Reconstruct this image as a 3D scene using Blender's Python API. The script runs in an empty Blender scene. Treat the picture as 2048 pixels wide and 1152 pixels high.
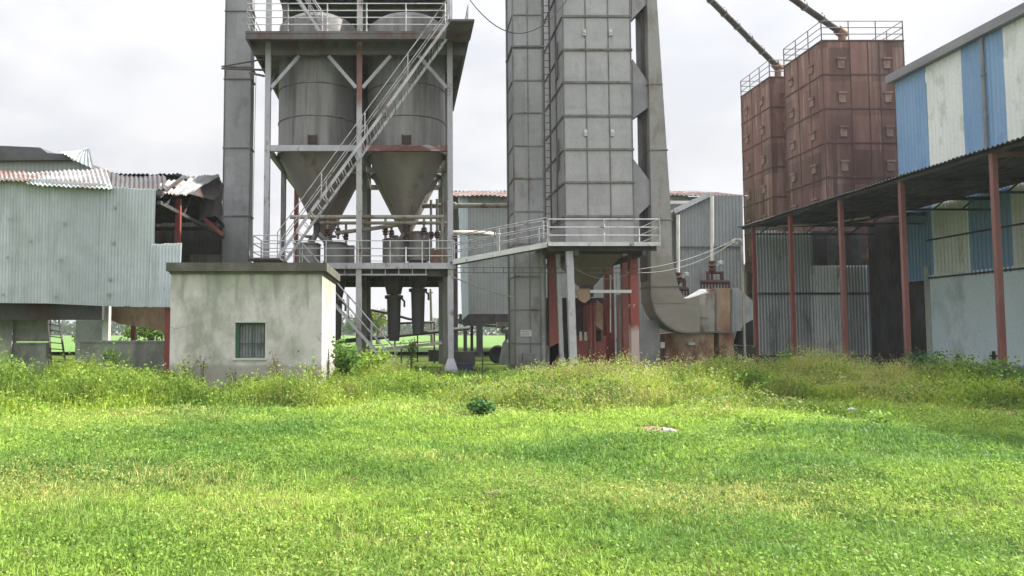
import bpy, math, random
import numpy as np
from mathutils import Vector, Matrix, noise as mnoise
random.seed(7); RNG = np.random.default_rng(11)
S = bpy.context.scene; COL = S.collection
R = math.radians

# ------------------------------------------------------------------ camera, sky, sun, exposure
F, CX, CY, HOR, EYE = 1480.0, 810.0, 576.0, 665.0, 1.6       # photograph measured in its own 2048 x 1152 pixels
TH = math.atan((HOR - CY) / F)
cd = bpy.data.cameras.new('camera'); cam = bpy.data.objects.new('camera', cd); COL.objects.link(cam)
cd.sensor_width = 36; cd.lens = F / 2048 * 36; cd.shift_x = (1024 - CX) / 2048
cd.clip_start = .1; cd.clip_end = 5000
cam.location = (0, 0, EYE); cam.rotation_euler = (R(90) + TH, 0, 0); S.camera = cam

SUN_DIR = Vector((.76, .11, .64)).normalized()               # towards the sun
W = bpy.data.worlds.new('World'); S.world = W; W.use_nodes = True
wn, wl = W.node_tree.nodes, W.node_tree.links
bg = wn['Background']; bg.inputs['Strength'].default_value = .1
sky = wn.new('ShaderNodeTexSky'); sky.sky_type = 'NISHITA'; sky.sun_disc = False
sky.sun_elevation = math.asin(SUN_DIR.z); sky.sun_rotation = math.atan2(SUN_DIR.x, SUN_DIR.y)
sky.dust_density = 3
tc = wn.new('ShaderNodeTexCoord'); mp = wn.new('ShaderNodeMapping'); mp.inputs['Scale'].default_value = (1.6, 1.6, 3.2)
mp.inputs['Location'].default_value = (.35, .1, .2)
n1 = wn.new('ShaderNodeTexNoise'); n1.inputs['Scale'].default_value = 1.9; n1.inputs['Detail'].default_value = 9; n1.inputs['Roughness'].default_value = .55
n1.inputs['Distortion'].default_value = .3
r1 = wn.new('ShaderNodeValToRGB'); r1.color_ramp.elements[0].position = .30; r1.color_ramp.elements[1].position = .62
r1.color_ramp.elements[0].color = (.86, .86, .86, 1); r1.color_ramp.elements[1].color = (1, 1, 1, 1)
n2 = wn.new('ShaderNodeTexNoise'); n2.inputs['Scale'].default_value = 3.1; n2.inputs['Detail'].default_value = 7; n2.inputs['Roughness'].default_value = .5
r2 = wn.new('ShaderNodeValToRGB'); r2.color_ramp.elements[0].position = .40; r2.color_ramp.elements[1].position = .60
r2.color_ramp.elements[0].color = (3.35, 3.4, 3.58, 1); r2.color_ramp.elements[1].color = (4.05, 4.02, 4.06, 1)
mx = wn.new('ShaderNodeMix'); mx.data_type = 'RGBA'
wl.new(tc.outputs['Generated'], mp.inputs['Vector']); wl.new(mp.outputs[0], n1.inputs['Vector']); wl.new(mp.outputs[0], n2.inputs['Vector'])
wl.new(n1.outputs['Fac'], r1.inputs[0]); wl.new(n2.outputs['Fac'], r2.inputs[0])
wl.new(r1.outputs[0], mx.inputs[0]); wl.new(sky.outputs[0], mx.inputs[6])
# an overcast sky is brighter overhead; brightness behind the camera is added fill
sx_ = wn.new('ShaderNodeSeparateXYZ'); wl.new(tc.outputs['Generated'], sx_.inputs[0])
def wmath(op, a, c):
    x = wn.new('ShaderNodeMath'); x.operation = op
    for i, v in enumerate((a, c)):
        if isinstance(v, (int, float)): x.inputs[i].default_value = v
        else: wl.new(v, x.inputs[i])
    return x.outputs[0]
zf = wmath('MULTIPLY', wmath('POWER', wmath('MAXIMUM', sx_.outputs['Z'], 0.), 3.), 2.6); yf = wmath('MULTIPLY', wmath('MAXIMUM', wmath('MULTIPLY', sx_.outputs['Y'], -1.), 0.), .55)
ff = wmath('ADD', wmath('ADD', zf, yf), 1.06)
mv = wn.new('ShaderNodeVectorMath'); mv.operation = 'SCALE'; wl.new(r2.outputs[0], mv.inputs[0]); wl.new(ff, mv.inputs['Scale']); wl.new(mv.outputs[0], mx.inputs[7])
wl.new(mx.outputs[2], bg.inputs['Color'])
sl = bpy.data.lights.new('sun', 'SUN'); sl.energy = 5.0; sl.angle = R(.6); sl.color = (1, .95, .86)
so = bpy.data.objects.new('sun', sl); COL.objects.link(so); so.rotation_euler = (-SUN_DIR).to_track_quat('-Z', 'Y').to_euler()
so.location = (30, 10, 40)
S.view_settings.view_transform = 'Standard'; S.view_settings.look = 'None'; S.view_settings.gamma = 1
S.view_settings.exposure = 1.1
S.cycles.max_bounces = 6; S.cycles.transparent_max_bounces = 8

# ------------------------------------------------------------------ helpers
def P(u, v, d):
    a = CY - v; fw = F * math.cos(TH) - a * math.sin(TH); up = F * math.sin(TH) + a * math.cos(TH)
    s = d / fw
    return Vector((s * (u - CX), d, EYE + s * up))
def PX(u, v, d): return P(u, v, d).x
def PZ(v, d): return P(CX, v, d).z
def GP(u, v):                                              # the point of level ground seen at a pixel
    a = CY - v; fw = F * math.cos(TH) - a * math.sin(TH); up = F * math.sin(TH) + a * math.cos(TH)
    d = -EYE * fw / up
    return P(u, v, d)
def sstep(a, b, x):
    t = np.clip((x - a) / (b - a), 0, 1); return t * t * (3 - 2 * t)
def gz(x, y):
    x = np.asarray(x, float); y = np.asarray(y, float)
    h = .05 * np.sin(x * .55 + 1.1) * np.sin(y * .42) + .03 * np.sin(x * 1.3 + y * .9) + .02 * np.sin(y * 2.1 - x * .6)
    h = h * np.exp(-np.maximum(0, np.hypot(x, y) - 40) / 20)
    h = h - .45 * sstep(15, 20, x) * sstep(20, 27, y) * (1 - sstep(60, 90, y))
    return h
class MB:
    def __init__(s): s.v = []; s.f = []; s.sm = []
    def add(s, vs, fs, smooth=False):
        o = len(s.v); s.v += [tuple(p) for p in vs]; s.f += [tuple(i + o for i in f) for f in fs]; s.sm += [smooth] * len(fs); return s
    def box(s, x0, x1, y0, y1, z0, z1):
        return s.add([(x0,y0,z0),(x1,y0,z0),(x1,y1,z0),(x0,y1,z0),(x0,y0,z1),(x1,y0,z1),(x1,y1,z1),(x0,y1,z1)],
              [(0,3,2,1),(4,5,6,7),(0,1,5,4),(1,2,6,5),(2,3,7,6),(3,0,4,7)])
    def bar(s, p, q, w, h=None, up=(0, 0, 1)):
        p, q = Vector(p), Vector(q); h = h or w; a = (q - p).normalized(); u = Vector(up)
        if abs(a.dot(u)) > .98: u = Vector((0, 1, 0))
        x = a.cross(u).normalized() * (w / 2); y = x.cross(a).normalized() * (h / 2)
        vs = [e + i * x + j * y for e in (p, q) for i, j in ((-1,-1),(1,-1),(1,1),(-1,1))]
        return s.add(vs, [(0,1,2,3),(7,6,5,4),(0,4,5,1),(1,5,6,2),(2,6,7,3),(3,7,4,0)])
    def tube(s, pts, r, n=10, caps=True):
        pts = [Vector(p) for p in pts]; rs = r if isinstance(r, (list, tuple)) else [r] * len(pts)
        vs, fs = [], []; N = len(pts); ref = None
        for i, p in enumerate(pts):
            t = (pts[min(i + 1, N - 1)] - pts[max(i - 1, 0)]).normalized()
            if ref is None:
                ref = t.orthogonal().normalized()
            ref = (ref - t * ref.dot(t)).normalized(); b = t.cross(ref)
            for k in range(n):
                a = 2 * math.pi * k / n; vs.append(p + (ref * math.cos(a) + b * math.sin(a)) * rs[i])
        for i in range(N - 1):
            for k in range(n):
                fs.append((i*n+k, i*n+(k+1) % n, (i+1)*n+(k+1) % n, (i+1)*n+k))
        s.add(vs, fs, True)
        if caps:
            s.add(vs[:n], [tuple(reversed(range(n)))]); s.add(vs[-n:], [tuple(range(n))])
        return s
    def lathe(s, prof, cx, cy, n=32, caps=True, smooth=True):   # prof: (r, z) from low to high
        for (r0, z0), (r1, z1) in zip(prof[:-1], prof[1:]):
            vs = [(cx + r * math.cos(2*math.pi*k/n), cy + r * math.sin(2*math.pi*k/n), z) for r, z in ((r0, z0), (r1, z1)) for k in range(n)]
            s.add(vs, [(k, (k+1) % n, n + (k+1) % n, n + k) for k in range(n)], smooth)
        if caps:
            for (r, z), rev in ((prof[0], True), (prof[-1], False)):
                if r > 1e-4:
                    ids = tuple(range(n)); s.add([(cx + r * math.cos(2*math.pi*k/n), cy + r * math.sin(2*math.pi*k/n), z) for k in range(n)], [tuple(reversed(ids)) if rev else ids])
        return s
    def prism(s, poly, off):                                 # planar polygon pushed along a vector
        poly = [Vector(p) for p in poly]; off = Vector(off); n = len(poly)
        vs = poly + [p + off for p in poly]
        nrm = sum(((poly[i] - poly[0]).cross(poly[(i+1) % n] - poly[0]) for i in range(n)), Vector())
        fl = nrm.dot(off) > 0
        fs = [tuple(reversed(range(n))) if fl else tuple(range(n)), tuple(range(n, 2*n)) if fl else tuple(reversed(range(n, 2*n)))]
        for i in range(n):
            j = (i+1) % n; fs.append((i, j, n+j, n+i) if fl else (j, i, n+i, n+j))
        return s.add(vs, fs)
    def corr(s, A, B, C, D, pitch=.1, amp=.015, rows=6, dent=0., seed=0, edge=0.):   # corrugated sheet, ribs run A->D
        A, B, C, D = map(Vector, (A, B, C, D)); L = ((B - A).length + (C - D).length) / 2
        n = max(6, int(L / pitch * 6)); nr = (B - A).cross(D - A).normalized()
        vs, fs = [], []
        for j in range(rows + 1):
            t = j / rows
            for i in range(n + 1):
                q = i / n
                jt = t
                if edge and j in (0, rows):
                    jt = t + edge * mnoise.noise(Vector((int(q * n / 12) * 3.7 + seed, j, 5.1)))
                p = (A.lerp(B, q)).lerp(D.lerp(C, q), jt)
                o = amp * math.sin(2 * math.pi * q * L / pitch)
                if dent: o += dent * (mnoise.noise(Vector((q * L * .7 + seed, t * 2.3, seed * 1.7))) + .4 * mnoise.noise(Vector((q * L * 2.1, t * 6 + seed, 3.3))))
                vs.append(p + nr * o)
        for j in range(rows):
            for i in range(n): fs.append((j*(n+1)+i, j*(n+1)+i+1, (j+1)*(n+1)+i+1, (j+1)*(n+1)+i))
        return s.add(vs, fs, True)
    def rail(s, pts, h, r=.022, nr=3, post=.03, step=1.6, closed=False):
        pts = [Vector(p) for p in pts]
        for a, b in zip(pts[:-1], pts[1:]):
            for k in range(nr):
                z = Vector((0, 0, h * (k + 1) / nr)); s.tube([a + z, b + z], r, 6)
            m = max(1, round((b - a).length / step))
            for i in range(m + 1):
                p = a.lerp(b, i / m); s.tube([p, p + Vector((0, 0, h))], post, 6)
        return s
    def mesh(s, name, org=(0, 0, 0)):
        me = bpy.data.meshes.new(name); o = Vector(org)
        me.from_pydata([tuple(Vector(p) - o) for p in s.v], [], s.f)
        me.polygons.foreach_set('use_smooth', s.sm); me.update(); return me
def thing(name, label, cat, loc=(0, 0, 0), group=None):
    o = bpy.data.objects.new(name, None); COL.objects.link(o); o.location = loc; o.empty_display_size = .3
    o['label'] = label; o['category'] = cat
    if group: o['group'] = group
    return o
def part(name, mb, m, parent, label=None):
    org = Vector(); p = parent
    while p is not None: org += p.location; p = p.parent
    o = bpy.data.objects.new(name, mb.mesh(name, org)); o.data.materials.append(m); COL.objects.link(o); o.parent = parent
    if label: o['label'] = label
    return o
def solo(name, mb, m, label, cat, group=None, kind=None):
    a = np.array(mb.v); org = ((a[:,0].min() + a[:,0].max()) / 2, (a[:,1].min() + a[:,1].max()) / 2, a[:,2].min())
    o = bpy.data.objects.new(name, mb.mesh(name, org)); o.data.materials.append(m); o.location = org; COL.objects.link(o)
    if kind: o['kind'] = kind
    if label: o['label'] = label
    if cat: o['category'] = cat
    if group: o['group'] = group
    return o
def dup(o, loc=None, label=None, parent=None):
    c = o.copy(); COL.objects.link(c)
    if parent is not None: c.parent = parent
    if loc is not None: c.location = loc
    if label: c['label'] = label
    for ch in list(o.children): dup(ch, parent=c)
    return c

# ------------------------------------------------------------------ materials
def mat(name, c1, c2, scale=.6, stretch=(1, 1, .18), rough=.7, metal=0., stain=None, amt=.5, sscale=1.3, sstretch=(1, 1, .5), fine=.16, bump=.12, spec=.4, lo=.35, hi=.65):
    m = bpy.data.materials.new(name); m.use_nodes = True; N, L = m.node_tree.nodes, m.node_tree.links
    b = N['Principled BSDF']; b.inputs['Roughness'].default_value = rough; b.inputs['Metallic'].default_value = metal
    b.inputs['Specular IOR Level'].default_value = spec
    g = N.new('ShaderNodeNewGeometry')
    def noise(sc, st, det=8, ro=.6):
        mp = N.new('ShaderNodeMapping'); mp.inputs['Scale'].default_value = st; L.new(g.outputs['Position'], mp.inputs[0])
        n = N.new('ShaderNodeTexNoise'); n.inputs['Scale'].default_value = sc; n.inputs['Detail'].default_value = det; n.inputs['Roughness'].default_value = ro
        L.new(mp.outputs[0], n.inputs['Vector']); return n.outputs['Fac']
    def ramp(x, a, z, ca=(0,0,0,1), cz=(1,1,1,1)):
        r = N.new('ShaderNodeValToRGB'); e = r.color_ramp.elements; e[0].position = a; e[1].position = z; e[0].color = ca; e[1].color = cz
        L.new(x, r.inputs[0]); return r.outputs[0]
    def mix(f, a, c, mode='MIX'):
        x = N.new('ShaderNodeMix'); x.data_type = 'RGBA'; x.blend_type = mode
        for s, v in ((0, f), (6, a), (7, c)):
            if isinstance(v, (int, float)): x.inputs[s].default_value = v
            elif isinstance(v, tuple): x.inputs[s].default_value = (*v, 1) if len(v) == 3 else v
            else: L.new(v, x.inputs[s])
        return x.outputs[2]
    col = ramp(noise(scale, stretch), lo, hi, (*c1, 1), (*c2, 1))
    if stain:
        f = ramp(noise(sscale, sstretch, 9, .65), .62 - amt * .3, .72 - amt * .2)
        col = mix(f, col, stain)
    fn = noise(9, (1, 1, .7), 6, .7)
    col = mix(1., col, ramp(fn, .25, .75, (1 - fine,) * 3 + (1,), (1 + fine * .4,) * 3 + (1,)), 'MULTIPLY')
    L.new(col, b.inputs['Base Color'])
    rr = ramp(fn, .2, .8, (max(0, rough - .12),) * 3 + (1,), (min(1, rough + .12),) * 3 + (1,)); L.new(rr, b.inputs['Roughness'])
    bp = N.new('ShaderNodeBump'); bp.inputs['Strength'].default_value = bump; bp.inputs['Distance'].default_value = .03
    L.new(fn, bp.inputs['Height']); L.new(bp.outputs[0], b.inputs['Normal'])
    if metal >= .1:                                            # thin plate is never quite flat
        dn = noise(1.5, (1, 1, 1), 2, .4); b2 = N.new('ShaderNodeBump'); b2.inputs['Strength'].default_value = .35; b2.inputs['Distance'].default_value = .16
        L.new(dn, b2.inputs['Height']); L.new(bp.outputs[0], b2.inputs['Normal']); L.new(b2.outputs[0], b.inputs['Normal'])
    return m
def zone(m, colour, z0, z1, soft=.25, nz=.9, amount=.85):      # a band of wear between two heights, its edge broken up by noise
    N, L = m.node_tree.nodes, m.node_tree.links; b = N['Principled BSDF']
    src = b.inputs['Base Color'].links[0].from_socket
    g = N.new('ShaderNodeNewGeometry'); sp = N.new('ShaderNodeSeparateXYZ'); L.new(g.outputs['Position'], sp.inputs[0])
    n = N.new('ShaderNodeTexNoise'); n.inputs['Scale'].default_value = 1.7; n.inputs['Detail'].default_value = 9; L.new(g.outputs['Position'], n.inputs['Vector'])
    def ma(op, a, c):
        x = N.new('ShaderNodeMath'); x.operation = op
        for i, v in enumerate((a, c)):
            if isinstance(v, (int, float)): x.inputs[i].default_value = v
            else: L.new(v, x.inputs[i])
        return x.outputs[0]
    zz = ma('ADD', sp.outputs['Z'], ma('MULTIPLY', ma('SUBTRACT', n.outputs['Fac'], .5), nz))
    def mr(a, z):
        x = N.new('ShaderNodeMapRange'); x.interpolation_type = 'SMOOTHSTEP'; x.inputs[1].default_value = a; x.inputs[2].default_value = z; L.new(zz, x.inputs[0]); return x.outputs[0]
    f = ma('MULTIPLY', ma('MULTIPLY', mr(z0 - soft, z0 + soft), ma('SUBTRACT', 1., mr(z1 - soft, z1 + soft))), amount)
    x = N.new('ShaderNodeMix'); x.data_type = 'RGBA'; L.new(f, x.inputs[0]); L.new(src, x.inputs[6]); x.inputs[7].default_value = (*colour, 1)
    L.new(x.outputs[2], b.inputs['Base Color']); return m
RUST = (.10, .035, .02)
m_silo = mat('silo steel', (.188, .182, .185), (.275, .268, .271), .9, (1.2, 1.2, .07), .55, .25, (.125, .118, .115), .42, 1.1, (1.6, 1.6, .12))
m_cone = mat('cone steel', (.20, .172, .165), (.265, .235, .225), .8, (1.2, 1.2, .3), .6, .2, (.15, .11, .085), .12)
m_galv = mat('galvanised casing', (.225, .223, .235), (.29, .288, .302), .7, (1, 1, .3), .5, .3, (.19, .187, .19), .25)
m_dry = mat('dryer panel', (.32, .313, .326), (.375, .368, .38), .9, (1, 1, .35), .5, .2, (.29, .28, .278), .22, 1.6, (1.4, 1.4, .4))
m_rib = mat('flange steel', (.12, .12, .115), (.20, .20, .19), 1.5, (1, 1, 1), .6, .2, (.10, .06, .04), .3)
m_frame = mat('grey painted frame', (.33, .325, .365), (.45, .445, .485), 1.1, (1, 1, .3), .5, .1, (.15, .075, .05), .18, 2.2)
m_midpost = zone(mat('rusting post', (.36, .35, .36), (.48, .47, .48), 1.1, (1, 1, .3), .5, .1, (.15, .075, .05), .3, 2.2), (.17, .05, .04), 10.9, 13.4, .4)
m_redpost = mat('weathered red post', (.20, .055, .045), (.28, .10, .085), 1.2, (1, 1, .3), .65, 0, (.22, .19, .18), .3, 2.5)
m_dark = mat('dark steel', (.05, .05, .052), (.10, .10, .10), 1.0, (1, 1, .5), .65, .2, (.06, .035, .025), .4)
m_deck = mat('deck plate', (.10, .093, .098), (.165, .155, .16), 1., (1, 1, 1), .65, .2, (.11, .06, .04), .4)
m_rail = mat('pale railing', (.50, .51, .52), (.62, .63, .64), 2, (1, 1, 1), .5, .1, (.2, .12, .08), .15, 4)
m_stair = mat('stair steel', (.36, .355, .39), (.48, .475, .515), 2, (1, 1, 1), .5, .1, (.16, .10, .07), .3, 3)
m_pipe = mat('dull pipe', (.26, .24, .21), (.36, .34, .30), 1.5, (.3, 1, 1), .55, .1, (.16, .09, .06), .35, 2)
m_wpipe = mat('pale pipe', (.58, .57, .53), (.70, .69, .65), 1.5, (.3, 1, 1), .5, 0, (.35, .28, .22), .25, 2)
m_drum = mat('drum steel', (.19, .19, .18), (.28, .28, .265), .9, (2, 2, .1), .5, .3, (.14, .10, .07), .3)
m_chute = mat('sooty chute', (.055, .055, .055), (.10, .10, .098), .9, (1.5, 1.5, .2), .65, .2, (.09, .06, .04), .3)
m_plaster = mat('weathered plaster', (.50, .475, .465), (.63, .605, .59), .55, (1, 1, .8), .9, 0, (.33, .335, .295), .55, 1.0, (1, 1, .55), .14, .25, .2)
zone(m_plaster, (.27, .25, .235), -1, .70, .06, .22, .75)
zone(m_plaster, (.34, .36, .29), 2.75, 4, .18, .7, .5)
def drips(m, colour, z0, z1, sc=3.2, thin=.1, amount=.6):          # run-off streaks below an edge
    N, L = m.node_tree.nodes, m.node_tree.links; b = N['Principled BSDF']; src = b.inputs['Base Color'].links[0].from_socket
    g = N.new('ShaderNodeNewGeometry'); mp = N.new('ShaderNodeMapping'); mp.inputs['Scale'].default_value = (1, 1, thin); L.new(g.outputs['Position'], mp.inputs[0])
    n = N.new('ShaderNodeTexNoise'); n.inputs['Scale'].default_value = sc; n.inputs['Detail'].default_value = 5; L.new(mp.outputs[0], n.inputs['Vector'])
    sp = N.new('ShaderNodeSeparateXYZ'); L.new(g.outputs['Position'], sp.inputs[0])
    h = N.new('ShaderNodeMapRange'); h.inputs[1].default_value = z0; h.inputs[2].default_value = z1; h.inputs[3].default_value = .74; h.inputs[4].default_value = .46; L.new(sp.outputs['Z'], h.inputs[0])
    s = N.new('ShaderNodeMath'); s.operation = 'SUBTRACT'; L.new(n.outputs['Fac'], s.inputs[0]); L.new(h.outputs[0], s.inputs[1])
    r = N.new('ShaderNodeMapRange'); r.inputs[1].default_value = 0; r.inputs[2].default_value = .1; r.inputs[4].default_value = amount; L.new(s.outputs[0], r.inputs[0])
    x = N.new('ShaderNodeMix'); x.data_type = 'RGBA'; L.new(r.outputs[0], x.inputs[0]); L.new(src, x.inputs[6]); x.inputs[7].default_value = (*colour, 1); L.new(x.outputs[2], b.inputs['Base Color'])
def cracks(m, colour, sc=.7, width=.012):
    N, L = m.node_tree.nodes, m.node_tree.links; b = N['Principled BSDF']; src = b.inputs['Base Color'].links[0].from_socket
    g = N.new('ShaderNodeNewGeometry'); n = N.new('ShaderNodeTexNoise'); n.inputs['Scale'].default_value = 2.5; n.inputs['Detail'].default_value = 6; L.new(g.outputs['Position'], n.inputs['Vector'])
    a = N.new('ShaderNodeVectorMath'); a.operation = 'MULTIPLY_ADD'; L.new(n.outputs['Color'], a.inputs[0]); a.inputs[1].default_value = (.5, .5, .5); L.new(g.outputs['Position'], a.inputs[2])
    v = N.new('ShaderNodeTexVoronoi'); v.feature = 'DISTANCE_TO_EDGE'; v.inputs['Scale'].default_value = sc; L.new(a.outputs[0], v.inputs['Vector'])
    r = N.new('ShaderNodeMapRange'); r.inputs[1].default_value = width; r.inputs[2].default_value = 0; L.new(v.outputs['Distance'], r.inputs[0])
    n2 = N.new('ShaderNodeTexNoise'); n2.inputs['Scale'].default_value = .9; L.new(g.outputs['Position'], n2.inputs['Vector'])
    k = N.new('ShaderNodeMapRange'); k.inputs[1].default_value = .5; k.inputs[2].default_value = .6; L.new(n2.outputs['Fac'], k.inputs[0])
    f = N.new('ShaderNodeMath'); f.operation = 'MULTIPLY'; L.new(r.outputs[0], f.inputs[0]); L.new(k.outputs[0], f.inputs[1])
    x = N.new('ShaderNodeMix'); x.data_type = 'RGBA'; L.new(f.outputs[0], x.inputs[0]); L.new(src, x.inputs[6]); x.inputs[7].default_value = (*colour, 1); L.new(x.outputs[2], b.inputs['Base Color'])
def groove_shade(m, pitch, colour, amount):                         # shade painted into the valleys of a ribbed sheet that faces along Y
    N, L = m.node_tree.nodes, m.node_tree.links; b = N['Principled BSDF']; src = b.inputs['Base Color'].links[0].from_socket
    g = N.new('ShaderNodeNewGeometry'); sp = N.new('ShaderNodeSeparateXYZ'); L.new(g.outputs['Position'], sp.inputs[0])
    a = N.new('ShaderNodeMath'); a.operation = 'MULTIPLY'; a.inputs[1].default_value = 2 * math.pi / pitch; L.new(sp.outputs['X'], a.inputs[0])
    c = N.new('ShaderNodeMath'); c.operation = 'SINE'; L.new(a.outputs[0], c.inputs[0])
    r = N.new('ShaderNodeMapRange'); r.inputs[1].default_value = .05; r.inputs[2].default_value = .6; r.inputs[4].default_value = amount; L.new(c.outputs[0], r.inputs[0])
    x = N.new('ShaderNodeMix'); x.data_type = 'RGBA'; L.new(r.outputs[0], x.inputs[0]); L.new(src, x.inputs[6]); x.inputs[7].default_value = (*colour, 1); L.new(x.outputs[2], b.inputs['Base Color'])
drips(m_plaster, (.20, .20, .175), 1.6, 3.3, 3.2, .1, .55); cracks(m_plaster, (.22, .21, .18), .5, .006)
m_slab = mat('mossy roof slab', (.09, .083, .072), (.17, .155, .135), 1.5, (1, 1, .6), .95, 0, (.09, .09, .075), .6, 2.2)
m_conc = mat('dull concrete', (.22, .23, .21), (.33, .34, .315), .6, (1, 1, .6), .92, 0, (.15, .16, .14), .5)
m_pconc = mat('pale concrete', (.42, .46, .42), (.52, .56, .51), .6, (1, 1, .6), .92, 0, (.33, .36, .32), .4)
m_clad = mat('zinc cladding', (.42, .465, .49), (.55, .60, .63), .45, (1, 1, .25), .5, .15, (.36, .40, .40), .4, .8, (1, 1, .2), .10)
m_clad2 = mat('bright zinc cladding', (.50, .56, .61), (.64, .70, .75), .5, (1, 1, .25), .45, .15, (.42, .47, .49), .35, .9, (1, 1, .2), .10)
m_roof = mat('bleached roof sheet', (.34, .345, .345), (.50, .50, .50), .7, (1, 1, 1), .6, .1, (.20, .11, .08), .4, .9, (1, 1, 1))
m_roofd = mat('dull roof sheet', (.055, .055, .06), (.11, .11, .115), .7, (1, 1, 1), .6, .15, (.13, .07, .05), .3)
m_roofr = mat('rusted roof sheet', (.17, .08, .062), (.28, .18, .155), .9, (1, 1, 1), .8, 0, (.38, .36, .345), .5, 1.2, (1, 1, 1))
m_ware = mat('warehouse sheet', (.29, .305, .31), (.37, .385, .39), .4, (1, 1, .2), .6, .1, (.23, .24, .24), .35, .7)
m_warep = mat('pale loose sheet', (.48, .56, .60), (.60, .67, .71), .5, (1, 1, .2), .55, .1)
m_rustbin = mat('rusted bin plate', (.100, .043, .035), (.185, .098, .080), .9, (1, 1, .15), .8, .05, (.26, .18, .15), .34, 1.2, (1.9, 1.9, .14), .25)
m_rustlug = mat('rusted lug', (.16, .09, .07), (.30, .2, .16), 2, (1, 1, 1), .8, 0)
m_rustband = mat('rusted seam', (.07, .035, .03), (.12, .06, .05), 2, (1, 1, 1), .8, 0)
m_red = mat('red oxide paint', (.19, .042, .038), (.27, .08, .07), 1.1, (1, 1, .3), .6, 0, (.16, .07, .06), .35, 2)
m_redlt = mat('faded red post', (.19, .078, .072), (.26, .12, .11), 1.1, (1, 1, .3), .6, 0, (.24, .11, .09), .3, 2)
m_redwhite = zone(mat('red leg flaking', (.27, .05, .045), (.36, .10, .09), 1.1, (1, 1, .3), .65, 0, (.16, .07, .06), .3, 2), (.50, .42, .40), -1, 1.75, .15, .8, .85)
m_blue = mat('sky blue sheet', (.15, .275, .45), (.205, .35, .54), .5, (1, 1, .2), .45, 0, (.14, .28, .48), .3)
m_cream = mat('cream sheet', (.63, .665, .64), (.73, .76, .73), .5, (1, 1, .2), .5, 0, (.50, .53, .46), .3)
m_lime = mat('limewashed wall', (.66, .80, .88), (.74, .86, .93), .5, (1, 1, .5), .9, 0, (.50, .60, .62), .35, .8)
zone(m_lime, (.16, .19, .19), -2, .12, .06, .35, .85)
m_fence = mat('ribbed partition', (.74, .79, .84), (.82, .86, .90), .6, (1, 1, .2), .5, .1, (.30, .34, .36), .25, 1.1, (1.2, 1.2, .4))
m_fascia = mat('grey fascia', (.16, .165, .17), (.24, .245, .25), 1, (1, .3, 1), .6, .1)
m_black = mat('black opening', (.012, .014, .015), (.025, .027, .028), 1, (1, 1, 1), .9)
m_rubber = mat('black rubber', (.012, .013, .016), (.03, .032, .036), 2, (1, 1, 1), .7)
m_tarp = mat('grey tarpaulin', (.22, .23, .25), (.34, .35, .37), 2, (1, 1, 1), .8)
m_green = mat('dark green paint', (.03, .085, .055), (.055, .13, .085), 2, (1, 1, .5), .6, 0, (.12, .13, .11), .3, 3)
m_shut = mat('grey shutter sheet', (.22, .24, .25), (.33, .35, .36), 2, (1, 1, .3), .6, .1, (.12, .12, .11), .35, 2)
m_furn = mat('sooty furnace plate', (.25, .235, .21), (.36, .34, .31), .8, (1, 1, .5), .65, .15, (.16, .125, .10), .55, 1.3)
m_duct = mat('grimy duct plate', (.25, .243, .235), (.325, .315, .305), .7, (1, 1, .4), .6, .2, (.20, .175, .145), .4, 1.1)
zone(m_duct, (.225, .205, .17), -1, 4.6, .8, 1.6, .7)
m_furnr = mat('burnt rusty plate', (.20, .10, .06), (.40, .30, .22), .9, (1, 1, .5), .75, 0, (.13, .06, .04), .4, 1.2)
m_furnl = mat('bare bright plate', (.60, .60, .57), (.70, .70, .67), 1, (1, 1, 1), .4, .2)
m_brick = mat('brick', (.20, .10, .075), (.30, .17, .13), 3, (1, 1, 1), .9)
m_white = mat('chalk white', (.46, .46, .44), (.56, .56, .54), 3, (1, 1, 1), .8)
m_wire = mat('cable', (.06, .06, .062), (.10, .10, .10), 3, (1, 1, 1), .6)
m_rope = mat('pale rope', (.34, .34, .31), (.44, .44, .40), 3, (1, 1, 1), .8)
m_wood = mat('bark', (.10, .085, .06), (.17, .14, .10), 3, (1, 1, .3), .9)
m_bluecr = mat('blue crate plastic', (.02, .03, .06), (.03, .045, .08), 3, (1, 1, 1), .6)
m_soil = mat('bare soil', (.22, .14, .09), (.36, .25, .18), 6, (1, 1, 1), .95, 0, (.15, .16, .06), .4, 4, (1, 1, 1), .3, .6)

groove_shade(m_fence, .185, (.09, .10, .105), .85); groove_shade(m_clad, .105, (.27, .30, .31), .45); groove_shade(m_clad2, .105, (.30, .34, .36), .5); groove_shade(m_ware, .22, (.20, .21, .215), .35)
def cells(m, sx, sy, sz, lo=.78, hi=1.15):                     # plate to plate difference in tone
    N, L = m.node_tree.nodes, m.node_tree.links; b = N['Principled BSDF']; src = b.inputs['Base Color'].links[0].from_socket
    g = N.new('ShaderNodeNewGeometry'); v = N.new('ShaderNodeVectorMath'); v.operation = 'DIVIDE'; v.inputs[1].default_value = (sx, sy, sz); L.new(g.outputs['Position'], v.inputs[0])
    f = N.new('ShaderNodeVectorMath'); f.operation = 'FLOOR'; L.new(v.outputs[0], f.inputs[0])
    w = N.new('ShaderNodeTexWhiteNoise'); L.new(f.outputs[0], w.inputs['Vector'])
    r = N.new('ShaderNodeMapRange'); r.inputs[3].default_value = lo; r.inputs[4].default_value = hi; L.new(w.outputs['Value'], r.inputs[0])
    x = N.new('ShaderNodeVectorMath'); x.operation = 'SCALE'; L.new(src, x.inputs[0]); L.new(r.outputs[0], x.inputs['Scale']); L.new(x.outputs[0], b.inputs['Base Color'])
cells(m_rustbin, 1.3, 1.45, 2.12, .66, 1.4); cells(m_dry, .93, 1.4, 1.35, .93, 1.06); cells(m_galv, .64, 1.6, 1.36, .92, 1.07)
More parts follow.
